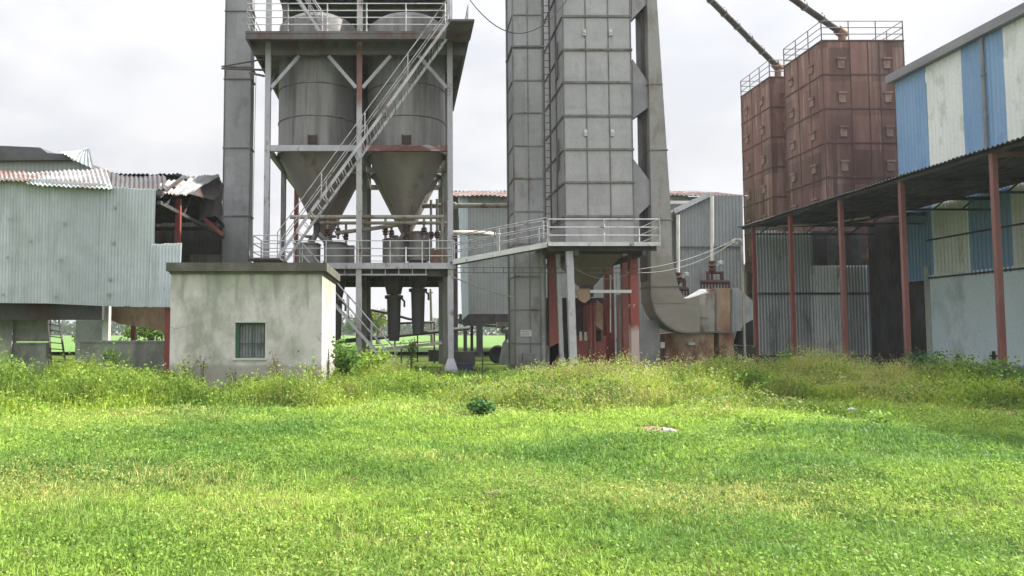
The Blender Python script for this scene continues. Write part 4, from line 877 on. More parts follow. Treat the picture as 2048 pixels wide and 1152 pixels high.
cable(P(512, 150, 30.2), P(505, 480, 33.0), -.4, .012, m_wire, 'hanging_cable', 'thin wire hanging along the plain elevator casing')

# ------------------------------------------------------------------ rusty bins
def bin_(x0, x1, y0, y1, zb, zt, label, loc=None):
    t = thing('rusty_bin', label, 'grain bin', ((x0+x1)/2, (y0+y1)/2, 0), 'square rusty grain bins')
    b = MB(); b.box(x0, x1, y0, y1, zb, zt); part('body', b, m_rustbin, t)
    H = 2.12; z = zt
    while z > zb + .3:
        b = MB(); b.box(x0-.05, x1+.05, y0-.05, y1+.05, z-.05, z+.03); part('seam_band', b, m_rustband, t); z -= H
    b = MB()
    for k in (0, .34, .56, .70, 1): x = x0 + (x1-x0)*k; b.box(x-.03, x+.03, y0-.03, y0+.01, zb, zt)
    for k in (.32, .62, 1): y = y0 + (y1-y0)*k; b.box(x0-.03, x0+.01, y-.03, y+.03, zb, zt)
    part('seam_strip', b, m_rustband, t)
    z = zt - H * .55
    while z > zb + .5:
        for k in (.22, .78):
            x = x0 + (x1-x0)*k; b = MB(); b.box(x-.27, x+.27, y0-.17, y0-.03, z-.06, z+.06).box(x-.2, x+.2, y0-.10, y0-.03, z-.6, z-.06); part('lug', b, m_rustlug, t)
            y = y0 + (y1-y0)*(.26 if k < .5 else .8); b = MB(); b.box(x0-.17, x0-.03, y-.27, y+.27, z-.06, z+.06).box(x0-.10, x0-.03, y-.2, y+.2, z-.5, z-.06); part('lug', b, m_rustlug, t)
        z -= H
    b = MB(); frustum(b, (x0+x1)/2-.4, (x0+x1)/2+.4, (y0+y1)/2-.4, (y0+y1)/2+.4, zb-2.6, x0+.02, x1-.02, y0+.02, y1-.02, zb); part('hopper', b, m_rustbin, t)
    for x, y in ((x0+.15, y0+.15), (x1-.15, y0+.15), (x1-.15, y1-.15), (x0+.15, y1-.15)):
        b = MB(); b.box(x-.14, x+.14, y-.14, y+.14, -.5, zb); part('leg', b, m_rustband, t)
    b = MB(); b.rail([(x0, y1, zt), (x0, y0, zt), (x1, y0, zt), (x1, y1, zt), (x0, y1, zt)], 1.22, .028, 3, .035, 1.45); part('railing', b, m_fascia, t)
    return t
bd = 44.5; bx0, bx1 = PX(1643, 80, bd), PX(1806, 80, bd); bt = PZ(81, bd); bb = PZ(545, 55)
bin_(bx0, bx1, bd, 49.0, bb, bt, 'taller-looking rusty square bin in front, next to the blue shed')
bin_(bx0, bx1, 51.0, 55.4, bb, bt, 'rusty square bin behind, nearer the grey warehouse')
b = MB(); b.tube([P(1590, -40, 44), P(1540, -40, 44)], .1)
def conveyor(a, c, label):
    t = thing('auger_conveyor', label, 'conveyor', tuple(c), 'grain conveyors feeding the rusty bins')
    b = MB(); b.tube([a, c], .21, 12); part('tube', b, m_dark, t)
    L = (c-a).length
    for i in range(int(L/1.6)):
        b = MB(); p = a.lerp(c, (i+.5)*1.6/L); dn = (c-a).normalized(); b.tube([p - dn*.05, p + dn*.05], .26, 12)
        b.bar(p + Vector((0, 0, .2)), p + Vector((0, 0, .42)), .06); part('clamp', b, m_fascia, t)
    dn = (c-a).normalized(); b = MB(); b.tube([c - dn*.4, c + dn*.25], .3, 12); b.tube([c, c - Vector((0, 0, .75))], .24, 12); part('discharge_head', b, m_furnr, t)
c1 = Vector((bx0+1.15, 46, bt+.75)); c1 = P(1684, 66, 46.2)
conveyor(P(1480, -78, 43.0), c1, 'dark tubular conveyor slanting down onto the front rusty bin')
conveyor(P(1350, -72, 45), P(1556, 134, 51.8), 'dark tubular conveyor slanting down to the rear rusty bin')

# ------------------------------------------------------------------ blue and white shed, awning, partition
WX = 27.0
bs = thing('striped_shed', 'tall shed clad in blue and cream stripes above a limewashed wall', 'shed', (31, 33, 0))
y = 40.05; zt, zc = PZ(165, 40), 4.3
bounds = [P(1812, 300, 1).x, 0]
yb = [WX * F / (u - CX) for u in (1811, 1872, 1945, 2032)]
w = yb[2] - yb[3]
ys = yb + [yb[3] - w*1.0*(i+1) for i in range(6)]
for i in range(len(ys)-1):
    b = MB(); y0, y1 = ys[i+1], ys[i]; o = WX + .004*(i % 2)
    b.corr((o, y1, zc), (o, y0, zc), (o, y0, zt), (o, y1, zt), .25, .02, 4, .01, i); part('wall_stripe', b, m_cream if i % 2 else m_blue, bs)
b = MB(); b.box(WX+.05, 36, 40.02, 40.1, 0, zt); part('end_wall', b, m_blue, bs)
b = MB(); b.box(WX-.35, WX+.3, 12, 40.3, zt, zt+.45); part('fascia', b, m_fascia, bs)
b = MB(); b.prism([(WX+.3, 12, zt+.3), (WX+.3, 40.3, zt+.3), (36, 40.3, zt+2.2), (36, 12, zt+2.2)], (0, 0, .1)); part('roof', b, m_fascia, bs)
yy = WX * F / (1994 - CX); b = MB(); b.tube([(WX-.12, yy, 8.3), (WX-.12, yy, zt+.1)], .075, 10)
for z in (9.5, 11.5, 13.5): b.tube([(WX-.12, yy, z), (WX-.12, yy, z+.08)], .1, 10)
part('drainpipe', b, m_fascia, bs)
yd0, yd1 = WX*F/(1862-CX), 43.0
b = MB(); b.box(WX, WX+.25, 12, yd0, -.6, 4.55); part('lime_wall', b, m_lime, bs)
b = MB(); b.box(WX-.12, WX-.004, 12, yd0-.4, -.6, -.05); part('plinth', b, m_conc, bs)
b = MB(); b.box(WX-.05, WX+.3, yd0, yd0+.35, -.6, 5); part('door_jamb', b, m_pconc, bs)
b = MB(); b.box(WX+.3, WX+.4, yd0+.35, 43.4, -.6, 8); part('dark_doorway', b, m_dark, bs)
for yk, zk in ((37, 4.35), (35.2, 6.3)):
    b = MB(); b.box(WX-.08, WX-.025, 30, 38, zk, zk+.08); part('girt', b, m_dark, bs)
b = MB()
for yk, h in ((36.2, .55), (34.0, .75)): b.box(WX-.1, WX-.006, yk-.05, yk+.05, .0, h); b.box(WX-.1, WX-.006, yk-.2, yk+.2, h-.25, h-.18)
part('wall_bracket', b, m_dark, bs)

aw = thing('lean_to_awning', 'long open lean-to awning on red posts along the striped shed', 'awning', (23, 33, -.4))
AX, AZ = 19.6, PZ(455, 43.3)
b = MB(); b.corr((AX, 1, AZ+.06), (AX, 43.4, AZ), (WX-.06, 43.4, AZ+.35), (WX-.06, 1, AZ+.4), .2, .035, 3, .03, 2, 0); part('roof_sheet', b, m_roofd, aw)
pys = [PXx for PXx in (24.4, 29.6, 34.2, 39.2, 43.2)]
for i, u in enumerate((2000, 1812, 1688, 1586, 1511)):
    y = 19.95 * F / (u - CX)
    b = MB(); b.box(19.87, 20.05, y-.08, y+.08, -.7, AZ-.12); po = part('post', b, m_redlt if i < 3 else m_red, aw)
    b = MB(); b.box(19.9, WX-.05, y-.06, y+.06, AZ-.12, AZ+.04); b.bar((19.95, y, AZ-.55), (WX-.1, y, AZ-.55), .09)
    for k in range(5): b.bar((20.3+k*1.3, y, AZ-.55), (20.9+k*1.3, y, AZ-.06), .06)
    part('rafter', b, m_dark, aw)
b = MB(); b.box(19.85, 20.07, 14, 43.35, AZ-.12, AZ-.02); 
for x in (21.5, 23.2, 25): b.box(x-.04, x+.04, 12, 43.3, AZ+.03, AZ+.12)
part('purlin', b, m_dark, aw)
b = MB(); y = 19.95 * F / (2000 - CX); b.bar((19.95, y, AZ-.15), (24, y-.4, AZ-.15), .16); part('tie_beam', b, m_redlt, aw)

pt = thing('corrugated_partition', 'ribbed zinc partition with two girts standing under the awning', 'partition', (23.7, 43.6, -.5))
pd = 43.7
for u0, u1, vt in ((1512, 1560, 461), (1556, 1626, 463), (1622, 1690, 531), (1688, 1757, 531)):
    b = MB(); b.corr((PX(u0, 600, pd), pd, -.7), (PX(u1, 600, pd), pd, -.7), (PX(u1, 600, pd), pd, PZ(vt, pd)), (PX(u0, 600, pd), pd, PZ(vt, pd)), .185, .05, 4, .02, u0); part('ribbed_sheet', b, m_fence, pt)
for v in (587, 712):
    b = MB(); b.box(PX(1514, 600, pd), PX(1757, 600, pd), pd-.16, pd-.06, PZ(v, pd)-.06, PZ(v, pd)+.05); part('girt', b, m_dark, pt)
b = MB(); b.box(PX(1608, 600, pd+1.5), 27.3, pd+.35, pd+.5, -.6, 7.7); part('dark_backing', b, m_dark, pt)  # dark sheet added to stand for the gloom behind the partition
b = MB(); b.box(PX(1640, 500, pd+1), PX(1676, 500, pd+1), pd+.2, pd+.3, PZ(530, pd), PZ(470, pd)); part('grey_panel', b, m_rib, pt)
b = MB(); b.tube([P(1500, 462, 43), P(1560, 452, 42), P(1660, 446, 40), P(1740, 434, 38.5)], .06, 8)
solo('awning_pipe', b, m_wpipe, 'thin pale pipe slung level beneath the awning roof', 'pipe')

# ------------------------------------------------------------------ things under the silos
b = MB(); a, c = P(672, 684, 36.0), P(938, 656, 39.5); b.tube([a, c], .11, 10)
for k in (.0, .42, .72, .96): e = a.lerp(c, k); b.bar(e, (e.x, e.y, 0), .08)
e0, e1 = a.lerp(c, .42), a.lerp(c, .72)
b.tube([e0 + Vector((0, 0, .1)), e0 + Vector((0, 0, .62)), e1 + Vector((0, 0, .5)), e1 + Vector((0, 0, .05))], .06, 8)
solo('drain_pipe', b, m_dark, 'dark sloping drain pipe on stub legs beneath the silo spouts', 'pipe')
b = MB(); a, c = P(690, 706, 35.0), P(905, 684, 38.5); b.bar(a, c, .08, .14); b.bar(a + Vector((0, 0, .25)), c + Vector((0, 0, .1)), .05)
for k in (.05, .5, .95): e = a.lerp(c, k); b.bar(e, (e.x, e.y, 0), .07)
solo('low_rail', b, m_deck, 'low grey double rail sloping just below the dark drain pipe', 'rail')
b = MB(); b.tube([P(742, 620, 40), P(775, 626, 40), P(818, 638, 40), P(835, 640, 40)], .07, 8)
b.bar(P(742, 620, 40), (P(742, 620, 40).x, 40, 0), .07); b.bar(P(835, 640, 40), (P(835, 640, 40).x, 40, 0), .07)
solo('feed_pipe', b, m_dark, 'short dark pipe sloping between the two silo spouts', 'pipe')
b = MB(); b.tube([(PX(864, 662, 75), 75, 0), P(861, 578, 75)], [.16, .11], 8); b.bar(P(857, 586, 75), P(866, 585, 75), .1)
solo('utility_pole', b, m_wood, 'leaning utility pole in the green field beyond the silos', 'pole')
b = MB(); p = GP(757, 757); b.box(p.x-.30, p.x+.16, p.y, p.y+.45, -.05, .33).box(p.x+.16, p.x+.24, p.y-.03, p.y+.45, -.05, .36).box(p.x-.30, p.x+.16, p.y-.03, p.y+.46, .33, .37)
solo('brick_block', b, m_brick, 'square brown masonry block at the foot of the middle silo post', 'block')
b = MB(); p = GP(872, 722); b.box(p.x-.4, p.x+.75, p.y, p.y+.7, 0, .55).box(p.x-.44, p.x+.79, p.y-.04, p.y+.74, .55, .62)
solo('dark_crate', b, m_dark, 'dark low crate in the grass left of the right silo post', 'crate')
b = MB(); p = GP(930, 738); b.box(p.x-.5, p.x+.45, p.y, p.y+.6, 0, .75).box(p.x-.45, p.x+.35, p.y-.05, p.y+.1, .3, .5)
solo('pump_set', b, m_dark, 'dark pump housing in the shade right of the right silo post', 'pump')
b = MB(); p = GP(922, 741); b.box(p.x-.25, p.x+.45, p.y-.5, p.y-.1, 0, .28).box(p.x-.27, p.x+.47, p.y-.52, p.y-.08, .28, .32)
solo('plastic_crate', b, m_bluecr, 'low dark blue crate in front of the dark pump housing', 'crate')
b = MB(); p = GP(888, 744)
for i in range(3): b.box(p.x-.3+i*.24, p.x-.08+i*.24, p.y, p.y+.2, -.02, .11)
solo('loose_bricks', b, m_brick, 'few loose bricks beside the flared foot of the right silo post', 'bricks')
tk = GP(998, 728)
ms = thing('machine_wheel', 'black round rubber tyre lying upright beside a grey covered machine', 'tyre', tuple(tk))
b = MB(); c = tk + Vector((0, .3, .47)); 
for rr in (.36,): b.tube([c + Vector((rr*math.cos(q), 0, rr*math.sin(q))) for q in np.linspace(0, 2*math.pi, 25)], .13, 10, False)
part('tyre', b, m_rubber, ms)
b = MB(); b.tube([c + Vector((0, -.07, 0)), c + Vector((0, .07, 0))], .27, 20); part('rim', b, m_rubber, ms)
cv = thing('covered_machine', 'standing machine draped in grey sheeting under the warehouse edge', 'machine', tuple(GP(1018, 730)))
p = GP(1018, 730); b = MB(); prof = [(.50, 0), (.48, .3), (.40, .8), (.30, 1.1), (.14, 1.25)]
n = 20
for (r0, z0), (r1, z1) in zip(prof[:-1], prof[1:]):
    f = lambda r, z, k: (p.x + r*(1+.14*math.sin(5*2*math.pi*k/n+z*3))*math.cos(2*math.pi*k/n)*.8, p.y+.4 + r*(1+.14*math.sin(5*2*math.pi*k/n+z*3))*math.sin(2*math.pi*k/n), z)
    b.add([f(r0, z0, k) for k in range(n)] + [f(r1, z1, k) for k in range(n)], [(k, (k+1) % n, n+(k+1) % n, n+k) for k in range(n)], True)
part('sheet', b, m_tarp, cv)
b = MB(); b.lathe([(.1, 1.2), (.1, 1.55), (.36, 1.6), (.36, 1.75), (.2, 1.9)], p.x-.03, p.y+.4, 18); part('head', b, m_rib, cv)
b = MB(); b.box(p.x-.55, p.x+.25, p.y+.2, p.y+.6, 1.9, 2.12); part('motor', b, m_pipe, cv)
b = MB(); p = GP(965, 757); b.bar((p.x, p.y, -.1), (p.x+.01, p.y, .8), .05); b.box(p.x-.05, p.x+.05, p.y-.05, p.y+.05, .78, .86)
solo('marker_post', b, m_dark, 'thin dark marker post standing in the grass before the warehouse opening', 'post')

# ------------------------------------------------------------------ grass and weeds
def patch_col(x, y, n):
    a = fbm(x, y, .28, 3); b = fbm(x, y, 1.1, 9); t = RNG.random(n)
    dark = np.array([.13, .255, .05]); lime = np.array([.34, .485, .085]); yel = np.array([.45, .46, .15])
    k = np.clip((a - .42) * 2.6 + .5 + (b - .5) * 1.2 + (t - .5) * .55, 0, 1)[:, None]
    c = dark * (1 - k) + lime * k
    q = np.clip((fbm(x, y, .4, 31) - .5) * 4 + (t - .75) * 2.2, 0, 1)[:, None]
    c = c * (1 - q) + yel * q
    return c * (0.86 + .42 * RNG.random((n, 1)))
def frustum_pts(n, d0, d1):                                    # ground the picture can see, a margin beyond its edges
    y = np.sqrt(RNG.random(n) * (d1**2 - d0**2) + d0**2); u = RNG.uniform(-90, 2140, n)
    return (u - CX) / F * y, y
BARE = [(GP(1318, 855), .42, .30), (GP(985, 993), .14, .06), (GP(1062, 970), .2, .05)]
lv = Leaves()
for n, d0, d1, per, h0, w0, rad in ((11500, 3.9, 8, 10, .085, .0085, .055), (21000, 8, 14, 9, .10, .0135, .075), (21000, 14, 23, 7, .13, .026, .11), (7000, 23, 34, 7, .17, .045, .16)):
    x, y = frustum_pts(n, d0, d1)
    cl = .6 * fbm(x, y, 1.6, 5) + .4 * fbm(x, y, .5, 6)
    keep = RNG.random(n) < .55 + 1.0 * (cl - .2)
    for c, rx, ry in BARE: keep &= ((x - c.x) / rx)**2 + ((y - c.y) / (ry * 2.5))**2 > RNG.random(n) * 1.6 + .05
    keep &= ~((x > HX0) & (x < HX1) & (y > HY0))
    x, y, cl = x[keep], y[keep], cl[keep]; n = len(x)
    ch = h0 * np.clip(.25 + 1.5 * cl, .3, 1.5) * (.6 + .7 * RNG.random(n)); cc = patch_col(x, y, n) * (.72 + .56 * RNG.random((n, 1)))
    x, y, ch, cc = np.repeat(x, per), np.repeat(y, per), np.repeat(ch, per), np.repeat(cc, per, 0); n = len(x)
    a = RNG.random(n) * 6.283; r = rad * np.sqrt(RNG.random(n)); bx, by = x + r * np.cos(a), y + r * np.sin(a)
    base = np.stack([bx, by, gz(bx, by) - .008], 1)
    lv.blades(base, ch * (.6 + .7 * RNG.random(n)), w0 * (.6 + .7 * RNG.random(n)), a + RNG.normal(0, .8, n), np.abs(RNG.normal(.15, .3, n)) + 5.5 * r * .085 / rad, RNG.normal(.7, .45, n), cc * (.8 + .4 * RNG.random((n, 1))))
# broad low leaves among the grass
for n, d0, d1, sz in ((24000, 3.9, 9, .026), (30000, 9, 18, .042)):
    x, y = frustum_pts(n, d0, d1); k = fbm(x, y, .5, 77) + .25 * fbm(x, y, 2.5, 78) > .50; x, y = x[k], y[k]; n = len(x)
    lv.leaves(np.stack([x, y, gz(x, y) + .03 + .06 * RNG.random(n)], 1), sz * (.6 + .8 * RNG.random(n)), patch_col(x, y, n) * .92, .35)
for n, d0, d1, sz in ((42000, 3.9, 9, .027), (50000, 9, 18, .042)):     # rank clumps of broad leaves standing above the turf
    x, y = frustum_pts(n, d0, d1); q = fbm(x, y, .9, 131) * .6 + fbm(x, y, 2.4, 132) * .4; k = q > .55; x, y, q = x[k], y[k], q[k]; n = len(x)
    lv.leaves(np.stack([x, y, gz(x, y) + .03 + (q - .5) * 1.1 * RNG.random(n)], 1), sz * (.5 + .8 * RNG.random(n)), patch_col(x, y, n) * (.75 + .5 * RNG.random((n, 1))), .5)
gr = lv.build('grass', m_leaf); gr['kind'] = 'stuff'; gr['label'] = 'bright green rough grass covering the whole foreground'; gr['category'] = 'grass'

def weed_density(x, y):
    u = CX + x / y * F
    near = np.interp(u, [0, 330, 345, 640, 700, 820, 900, 1000, 1400, 1750, 1850, 2048], [15.2, 16.8, 16.6, 17.0, 17.6, 18.6, 17.2, 15.8, 15.2, 16.2, 16.4, 14.8])
    far = np.interp(u, [0, 150, 335, 345, 640, 660, 780, 840, 1000, 1100, 1300, 1500, 1750, 2048], [23.4, 23.0, 22.6, 21.2, 21.2, 27.5, 26.5, 22.5, 23.5, 26.5, 27, 27, 28, 30])
    near = near - 1.6 + 4.0 * (fbm(x, y, .35, 47) - .45)
    return sstep(near - .8, near + 3.2, y) * (1 - sstep(far - .8, far + .3, y)), u
lv = Leaves()
n = 60000; x, y = frustum_pts(n, 13.0, 29); den, u = weed_density(x, y); cl = fbm(x, y, .55, 55); c2 = fbm(x, y, .22, 66)
k = RNG.random(n) < den * np.clip((cl - .25) * 2.6, .06, 1); k &= ~((x > HX0 - .1) & (x < HX1 + .1) & (y > HY0 - .05))
x, y, u, cl, c2, den = x[k], y[k], u[k], cl[k], c2[k], den[k]; n = len(x)
top = np.interp(u, [0, 100, 330, 500, 660, 780, 950, 1100, 1350, 1500, 1700, 1850, 2048], [.95, .75, .68, .82, .85, .62, .55, .62, .80, .82, .74, .66, .70]) * np.clip(.05 + 2.6 * (cl - .25), .16, 1.4) * (.7 + .6 * c2) * (.14 + .86 * den) * (.6 + .6 * RNG.random(n))
strawk = np.clip(np.interp(u, [0, 300, 420, 640, 700, 900, 1100, 1300, 1800, 1950], [.05, .1, .3, .35, .1, .3, .5, .6, .6, .15]) * (fbm(x, y, .45, 91) - .3) * 4, 0, 1)
gcol = np.array([.11, .20, .03]); lim = np.array([.38, .50, .065]); straw = np.array([.54, .49, .18]); brn = np.array([.24, .17, .085])
bk = np.clip((fbm(x, y, .7, 29) - .58) * 6, 0, .7) * (u > 500)
def wcol(f=.55):
    t = np.clip(RNG.random(n) * .6 + (fbm(x, y, .9, 23) - .4) * 2.4, 0, 1)[:, None]; c = gcol * (1 - t) + lim * t
    sk = (strawk * (RNG.random(n) < .3 + f * strawk))[:, None] * .85; c = c * (1 - sk) + straw * sk
    b_ = (bk * (RNG.random(n) < .7))[:, None]; c = c * (1 - b_) + brn * b_
    return c * (.75 + .5 * RNG.random((n, 1)))
for rep in range(9):
    off = RNG.normal(0, .07, (n, 2)); bx, by = x + off[:, 0], y + off[:, 1]
    lv.blades(np.stack([bx, by, gz(bx, by)], 1), top * (.45 + .6 * RNG.random(n)), .010 + .012 * RNG.random(n), RNG.random(n) * 6.283, np.abs(RNG.normal(.25, .2, n)), RNG.normal(.6, .4, n), wcol())
for rep in range(4):
    hz = top * (.15 + .8 * RNG.random(n)); off = RNG.normal(0, .07, (n, 2))
    lv.leaves(np.stack([x + off[:, 0], y + off[:, 1], gz(x, y) + hz], 1), .035 + .045 * RNG.random(n), wcol(.2))
for rep in range(2):                                           # broad leaves in the rank growth
    kk = np.where((fbm(x, y, .9, 61) > .5) & (RNG.random(n) < .6))[0]; m = len(kk); hz = top[kk] * (.3 + .75 * RNG.random(m)); off = RNG.normal(0, .08, (m, 2))
    lv.leaves(np.stack([x[kk] + off[:, 0], y[kk] + off[:, 1], gz(x[kk], y[kk]) + hz], 1), .06 + .06 * RNG.random(m), (gcol * (.9 + .9 * RNG.random((m, 1)))), .7)
k = RNG.random(n) < strawk * .9
for rep in range(5):
    m = int(k.sum()); hz = top[k] * (.75 + .35 * RNG.random(m)); off = RNG.normal(0, .07, (m, 2))
    c = np.array([.52, .48, .22]) * (.6 + .5 * RNG.random((m, 1)))
    lv.leaves(np.stack([x[k] + off[:, 0], y[k] + off[:, 1], gz(x[k], y[k]) + hz], 1), .022 + .025 * RNG.random(m), c, 1.2)
wo = lv.build('weeds', m_leaf); wo['kind'] = 'stuff'; wo['label'] = 'band of tall seeding weeds along the foot of the buildings'; wo['category'] = 'weeds'

# single plants one can tell apart
def plant(name, label, cat, loc, h, spread, stems, nl, size, col, group=None):
    z0 = float(gz(loc[0], loc[1])); t = thing(name, label, cat, (loc[0], loc[1], z0), group)
    b = MB(); L = Leaves()
    for s in range(stems):
        a = random.uniform(0, 6.28); r = spread * random.uniform(.2, 1); hh = h * random.uniform(.65, 1)
        p0 = Vector((loc[0] + .05*math.cos(a), loc[1] + .05*math.sin(a), z0)); p1 = Vector((loc[0] + r*math.cos(a)*.5, loc[1] + r*math.sin(a)*.5, z0 + hh*.6)); p2 = Vector((loc[0] + r*math.cos(a), loc[1] + r*math.sin(a), z0 + hh))
        b.tube([p0, p1, p2], [.014, .010, .004], 5)
        k = nl // stems; tt = np.sqrt(RNG.uniform(.08, 1, k)); pa, pb, pc = np.array(p0), np.array(p1), np.array(p2)
        c = ((1-tt)**2)[:, None]*pa + (2*tt*(1-tt))[:, None]*(2*pb - .5*pa - .5*pc) + (tt**2)[:, None]*pc + RNG.normal(0, spread*.16 + .02, (k, 3))
        c[:, 2] = np.maximum(c[:, 2], z0 + .02)
        L.leaves(c, size*(.6+.8*RNG.random(k)), np.array(col)*(.6+.8*RNG.random((k, 1))), .6)
    part('stems', b, m_wood, t)
    o = L.build('leaves', m_leaf, (loc[0], loc[1], z0)); o.location = (0, 0, 0); o.parent = t
    return t
def gp(u, v): p = GP(u, v); return (p.x, p.y)
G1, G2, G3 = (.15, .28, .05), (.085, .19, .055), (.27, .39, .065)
plant('weed_plant', 'dark green leafy weed alone in the short grass near the centre', 'plant', gp(965, 832), .26, .22, 9, 420, .09, G2)
plant('leafy_bush', 'bright leafy bush growing against the right corner of the hut', 'bush', (HX1+.55, 22.4), 1.35, .55, 14, 900, .12, G1)
plant('leafy_bush', 'broad green bush between the hut and the middle silo post', 'bush', (HX1+1.1, 24.0), .95, .8, 14, 900, .11, G3)
plant('leafy_bush', 'tall sapling-like weed behind the lower staircase in the grass', 'bush', (PX(822, 700, 33), 33, 0)[:2], 1.35, .4, 8, 260, .10, G1)
plant('leafy_bush', 'rounded green bush under the cladding at the far left edge', 'bush', gp(18, 800), .85, .5, 12, 700, .09, G3)
plant('leafy_bush', 'low spreading bush before the concrete wall and ladder', 'bush', gp(190, 800), .62, .8, 14, 900, .08, G3)
plant('leafy_bush', 'small shaded bush at the foot of the low shed wall', 'bush', (PX(228, 720, 24.3), 24.3), 1.2, .4, 8, 260, .09, G1)
plant('weed_plant', 'thin dry weed standing against the left end of the hut wall', 'plant', (PX(376, 760, 20.2), 20.2), .95, .28, 6, 110, .06, G3)
plant('weed_plant', 'slender weed with yellow leaves left of the hut window', 'plant', (PX(404, 760, 20.25), 20.25), 1.0, .18, 3, 60, .07, (.26, .28, .05))
plant('weed_plant', 'tall dry weed standing right of the hut window', 'plant', (PX(552, 760, 20.2), 20.2), 1.15, .28, 6, 120, .06, (.17, .17, .06))
plant('weed_plant', 'dry brown weed near the right corner of the hut front', 'plant', (PX(618, 760, 20.15), 20.15), .7, .3, 7, 130, .05, (.16, .14, .06))
plant('weed_plant', 'dark weed growing below the hut window', 'plant', (PX(470, 760, 20.2), 20.2), .6, .3, 6, 130, .05, (.10, .12, .04))
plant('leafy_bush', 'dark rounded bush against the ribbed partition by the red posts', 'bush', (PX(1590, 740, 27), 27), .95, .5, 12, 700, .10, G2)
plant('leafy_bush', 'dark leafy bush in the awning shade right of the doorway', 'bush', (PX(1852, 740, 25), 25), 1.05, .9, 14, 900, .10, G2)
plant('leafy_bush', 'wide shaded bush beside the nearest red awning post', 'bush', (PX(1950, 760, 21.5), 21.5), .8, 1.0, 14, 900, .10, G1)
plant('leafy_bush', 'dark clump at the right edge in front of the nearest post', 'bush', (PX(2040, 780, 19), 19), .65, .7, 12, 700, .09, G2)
plant('weed_plant', 'leafy green weed in the lawn below the pale stone', 'plant', gp(1765, 858), .15, .3, 8, 200, .07, (.22, .36, .06))
plant('weed_plant', 'low leafy weed in the lawn left of the pale stone', 'plant', gp(1512, 868), .14, .35, 8, 200, .07, (.22, .36, .06))

# ------------------------------------------------------------------ bits in the lawn
def blob(name, label, cat, p, r, m, seed, flat=.6):
    b = MB(); n, mrows = 12, 7; vs = []; fs = []
    for j in range(mrows+1):
        for i in range(n):
            th, ph = math.pi*j/mrows, 2*math.pi*i/n; v = Vector((math.sin(th)*math.cos(ph), math.sin(th)*math.sin(ph), math.cos(th)))
            s = r*(1 + .35*mnoise.noise(v*1.6 + Vector((seed, 0, 0)))); vs.append((p[0]+v.x*s, p[1]+v.y*s*.8, p[2]+r*flat*.6+v.z*s*flat))
    for j in range(mrows):
        for i in range(n): fs.append((j*n+i, (j+1)*n+i, (j+1)*n+(i+1) % n, j*n+(i+1) % n))
    b.add(vs, fs, True); return solo(name, b, m, label, cat)
p = GP(1703, 826); blob('stone', 'pale stone lying at the edge of the weeds', 'stone', (p.x, p.y, 0), .11, m_white, 3)
p = GP(1328, 866); b = MB(); b.prism([(p.x-.05, p.y-.05, .03), (p.x+.10, p.y-.07, .05), (p.x+.12, p.y+.03, .03), (p.x+.02, p.y+.07, .06)], (0, .01, .02)); b.prism([(p.x+.09, p.y-.06, .05), (p.x+.19, p.y-.04, .02), (p.x+.17, p.y+.03, .03), (p.x+.11, p.y+.02, .06)], (0, .01, .02))
solo('litter_scrap', b, m_white, 'white scrap of litter beside the bare brown patch in the grass', 'litter')
for c, rx, ry in BARE:
    b = MB(); n = 22; vs = [(c.x + rx*.85*math.cos(q)*(1+.25*math.sin(3*q+c.x)), c.y + ry*2*math.sin(q)*(1+.2*math.cos(4*q)), float(gz(c.x, c.y)) + .006) for q in np.linspace(0, 2*math.pi, n, endpoint=False)]
    b.add(vs + [(c.x, c.y, float(gz(c.x, c.y)) + .012)], [(i, (i+1) % n, n) for i in range(n)]); o = solo('bare_soil', b, m_soil, None, None, None, 'structure')

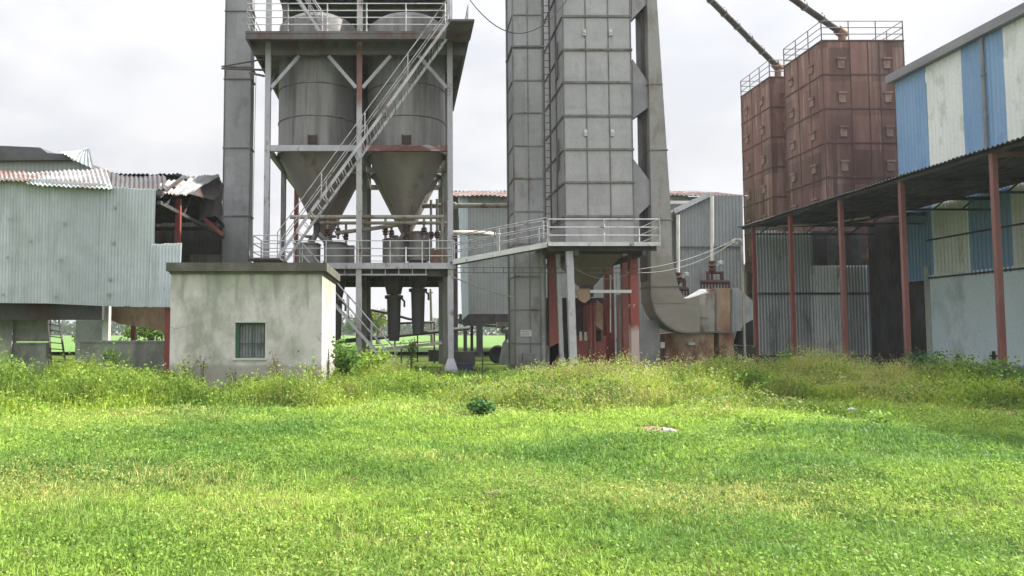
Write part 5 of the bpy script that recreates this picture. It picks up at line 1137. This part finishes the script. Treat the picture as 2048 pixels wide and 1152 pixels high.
# ------------------------------------------------------------------ far trees
def tree(name, label, u, d, vtop, vbot, width, col, n, seed):
    x = PX(u, 650, d); zt_ = PZ(vtop, d); zb_ = PZ(vbot, d); t = thing(name, label, 'tree', (x, d, 0))
    b = MB(); b.tube([(x, d, 0), (x+.1, d, zb_), (x-.1, d, (zb_+zt_)/2)], [.3, .22, .1], 8)
    random.seed(seed)
    for i in range(6): a = i*1.05; b.tube([(x, d, zb_+.3*i*.3), (x+width*.3*math.cos(a), d+width*.3*math.sin(a), (zb_+zt_)/2+.4*i*.3)], [.1, .03], 6)
    part('trunk', b, m_wood, t)
    L = Leaves(); cs = RNG.normal(0, 1, (34, 3)); cs /= np.linalg.norm(cs, axis=1)[:, None]; cs *= RNG.uniform(.3, 1, (34, 1))
    k = RNG.integers(0, 34, n); c = cs[k] * np.array([width/2, width/2, (zt_-zb_)/2]) + np.array([x, d, (zt_+zb_)/2]) + RNG.normal(0, width*.06, (n, 3))
    L.leaves(c, width*.05*(.6+.8*RNG.random(n)), np.array(col)*(.55+.9*RNG.random((n, 1))), 1.)
    o = L.build('crown', m_leaf, (x, d, 0)); o.location = (0, 0, 0); o.parent = t
tree('broadleaf_tree', 'yellow-green tree in the field beyond the middle silo post', 756, 85, 618, 655, 3.2, (.16, .21, .04), 2600, 1)
tree('broadleaf_tree', 'darker bushy tree behind the lower staircase at the field edge', 728, 95, 640, 664, 4.2, (.07, .13, .03), 2200, 2)
tree('broadleaf_tree', 'leafy tree glimpsed through the gap under the left shed', 186, 44, 636, 690, 2.4, (.11, .18, .03), 1500, 3)
tree('broadleaf_tree', 'green tree glimpsed above the low wall beside the red shed post', 300, 48, 648, 672, 3.6, (.10, .18, .03), 1500, 4)
L = Leaves(); n = 26000; x = RNG.uniform(-330, 480, n); y = RNG.uniform(330, 380, n); top = 3 + 9 * fbm(x, y*0, .045, 13)**1.5 + 2*fbm(x, y*0, .3, 14)
c = np.stack([x, y, top * RNG.random(n)**.7], 1); L.leaves(c, 1.2 + 1.5*RNG.random(n), np.array([.05, .09, .03])*(.6+.8*RNG.random((n, 1))), 1.)
ft = L.build('far_trees', m_leaf); ft['kind'] = 'stuff'; ft['label'] = 'distant hazy tree line on the horizon beyond the field'; ft['category'] = 'tree line'

hb = MB(); hb.box(-700, 900, -40, 900, -1.6, 60); hz = hb.mesh('haze', (100, 430, 0)); ho = bpy.data.objects.new('haze', hz); ho.location = (100, 430, 0); COL.objects.link(ho); ho['kind'] = 'stuff'
m_haze = bpy.data.materials.new('haze'); m_haze.use_nodes = True; N = m_haze.node_tree.nodes; N.remove(N['Principled BSDF'])
pv = N.new('ShaderNodeVolumePrincipled'); pv.inputs['Color'].default_value = (.86, .90, .96, 1); pv.inputs['Density'].default_value = .00042; pv.inputs['Anisotropy'].default_value = .2
m_haze.node_tree.links.new(pv.outputs[0], N['Material Output'].inputs['Volume']); ho.data.materials.append(m_haze)
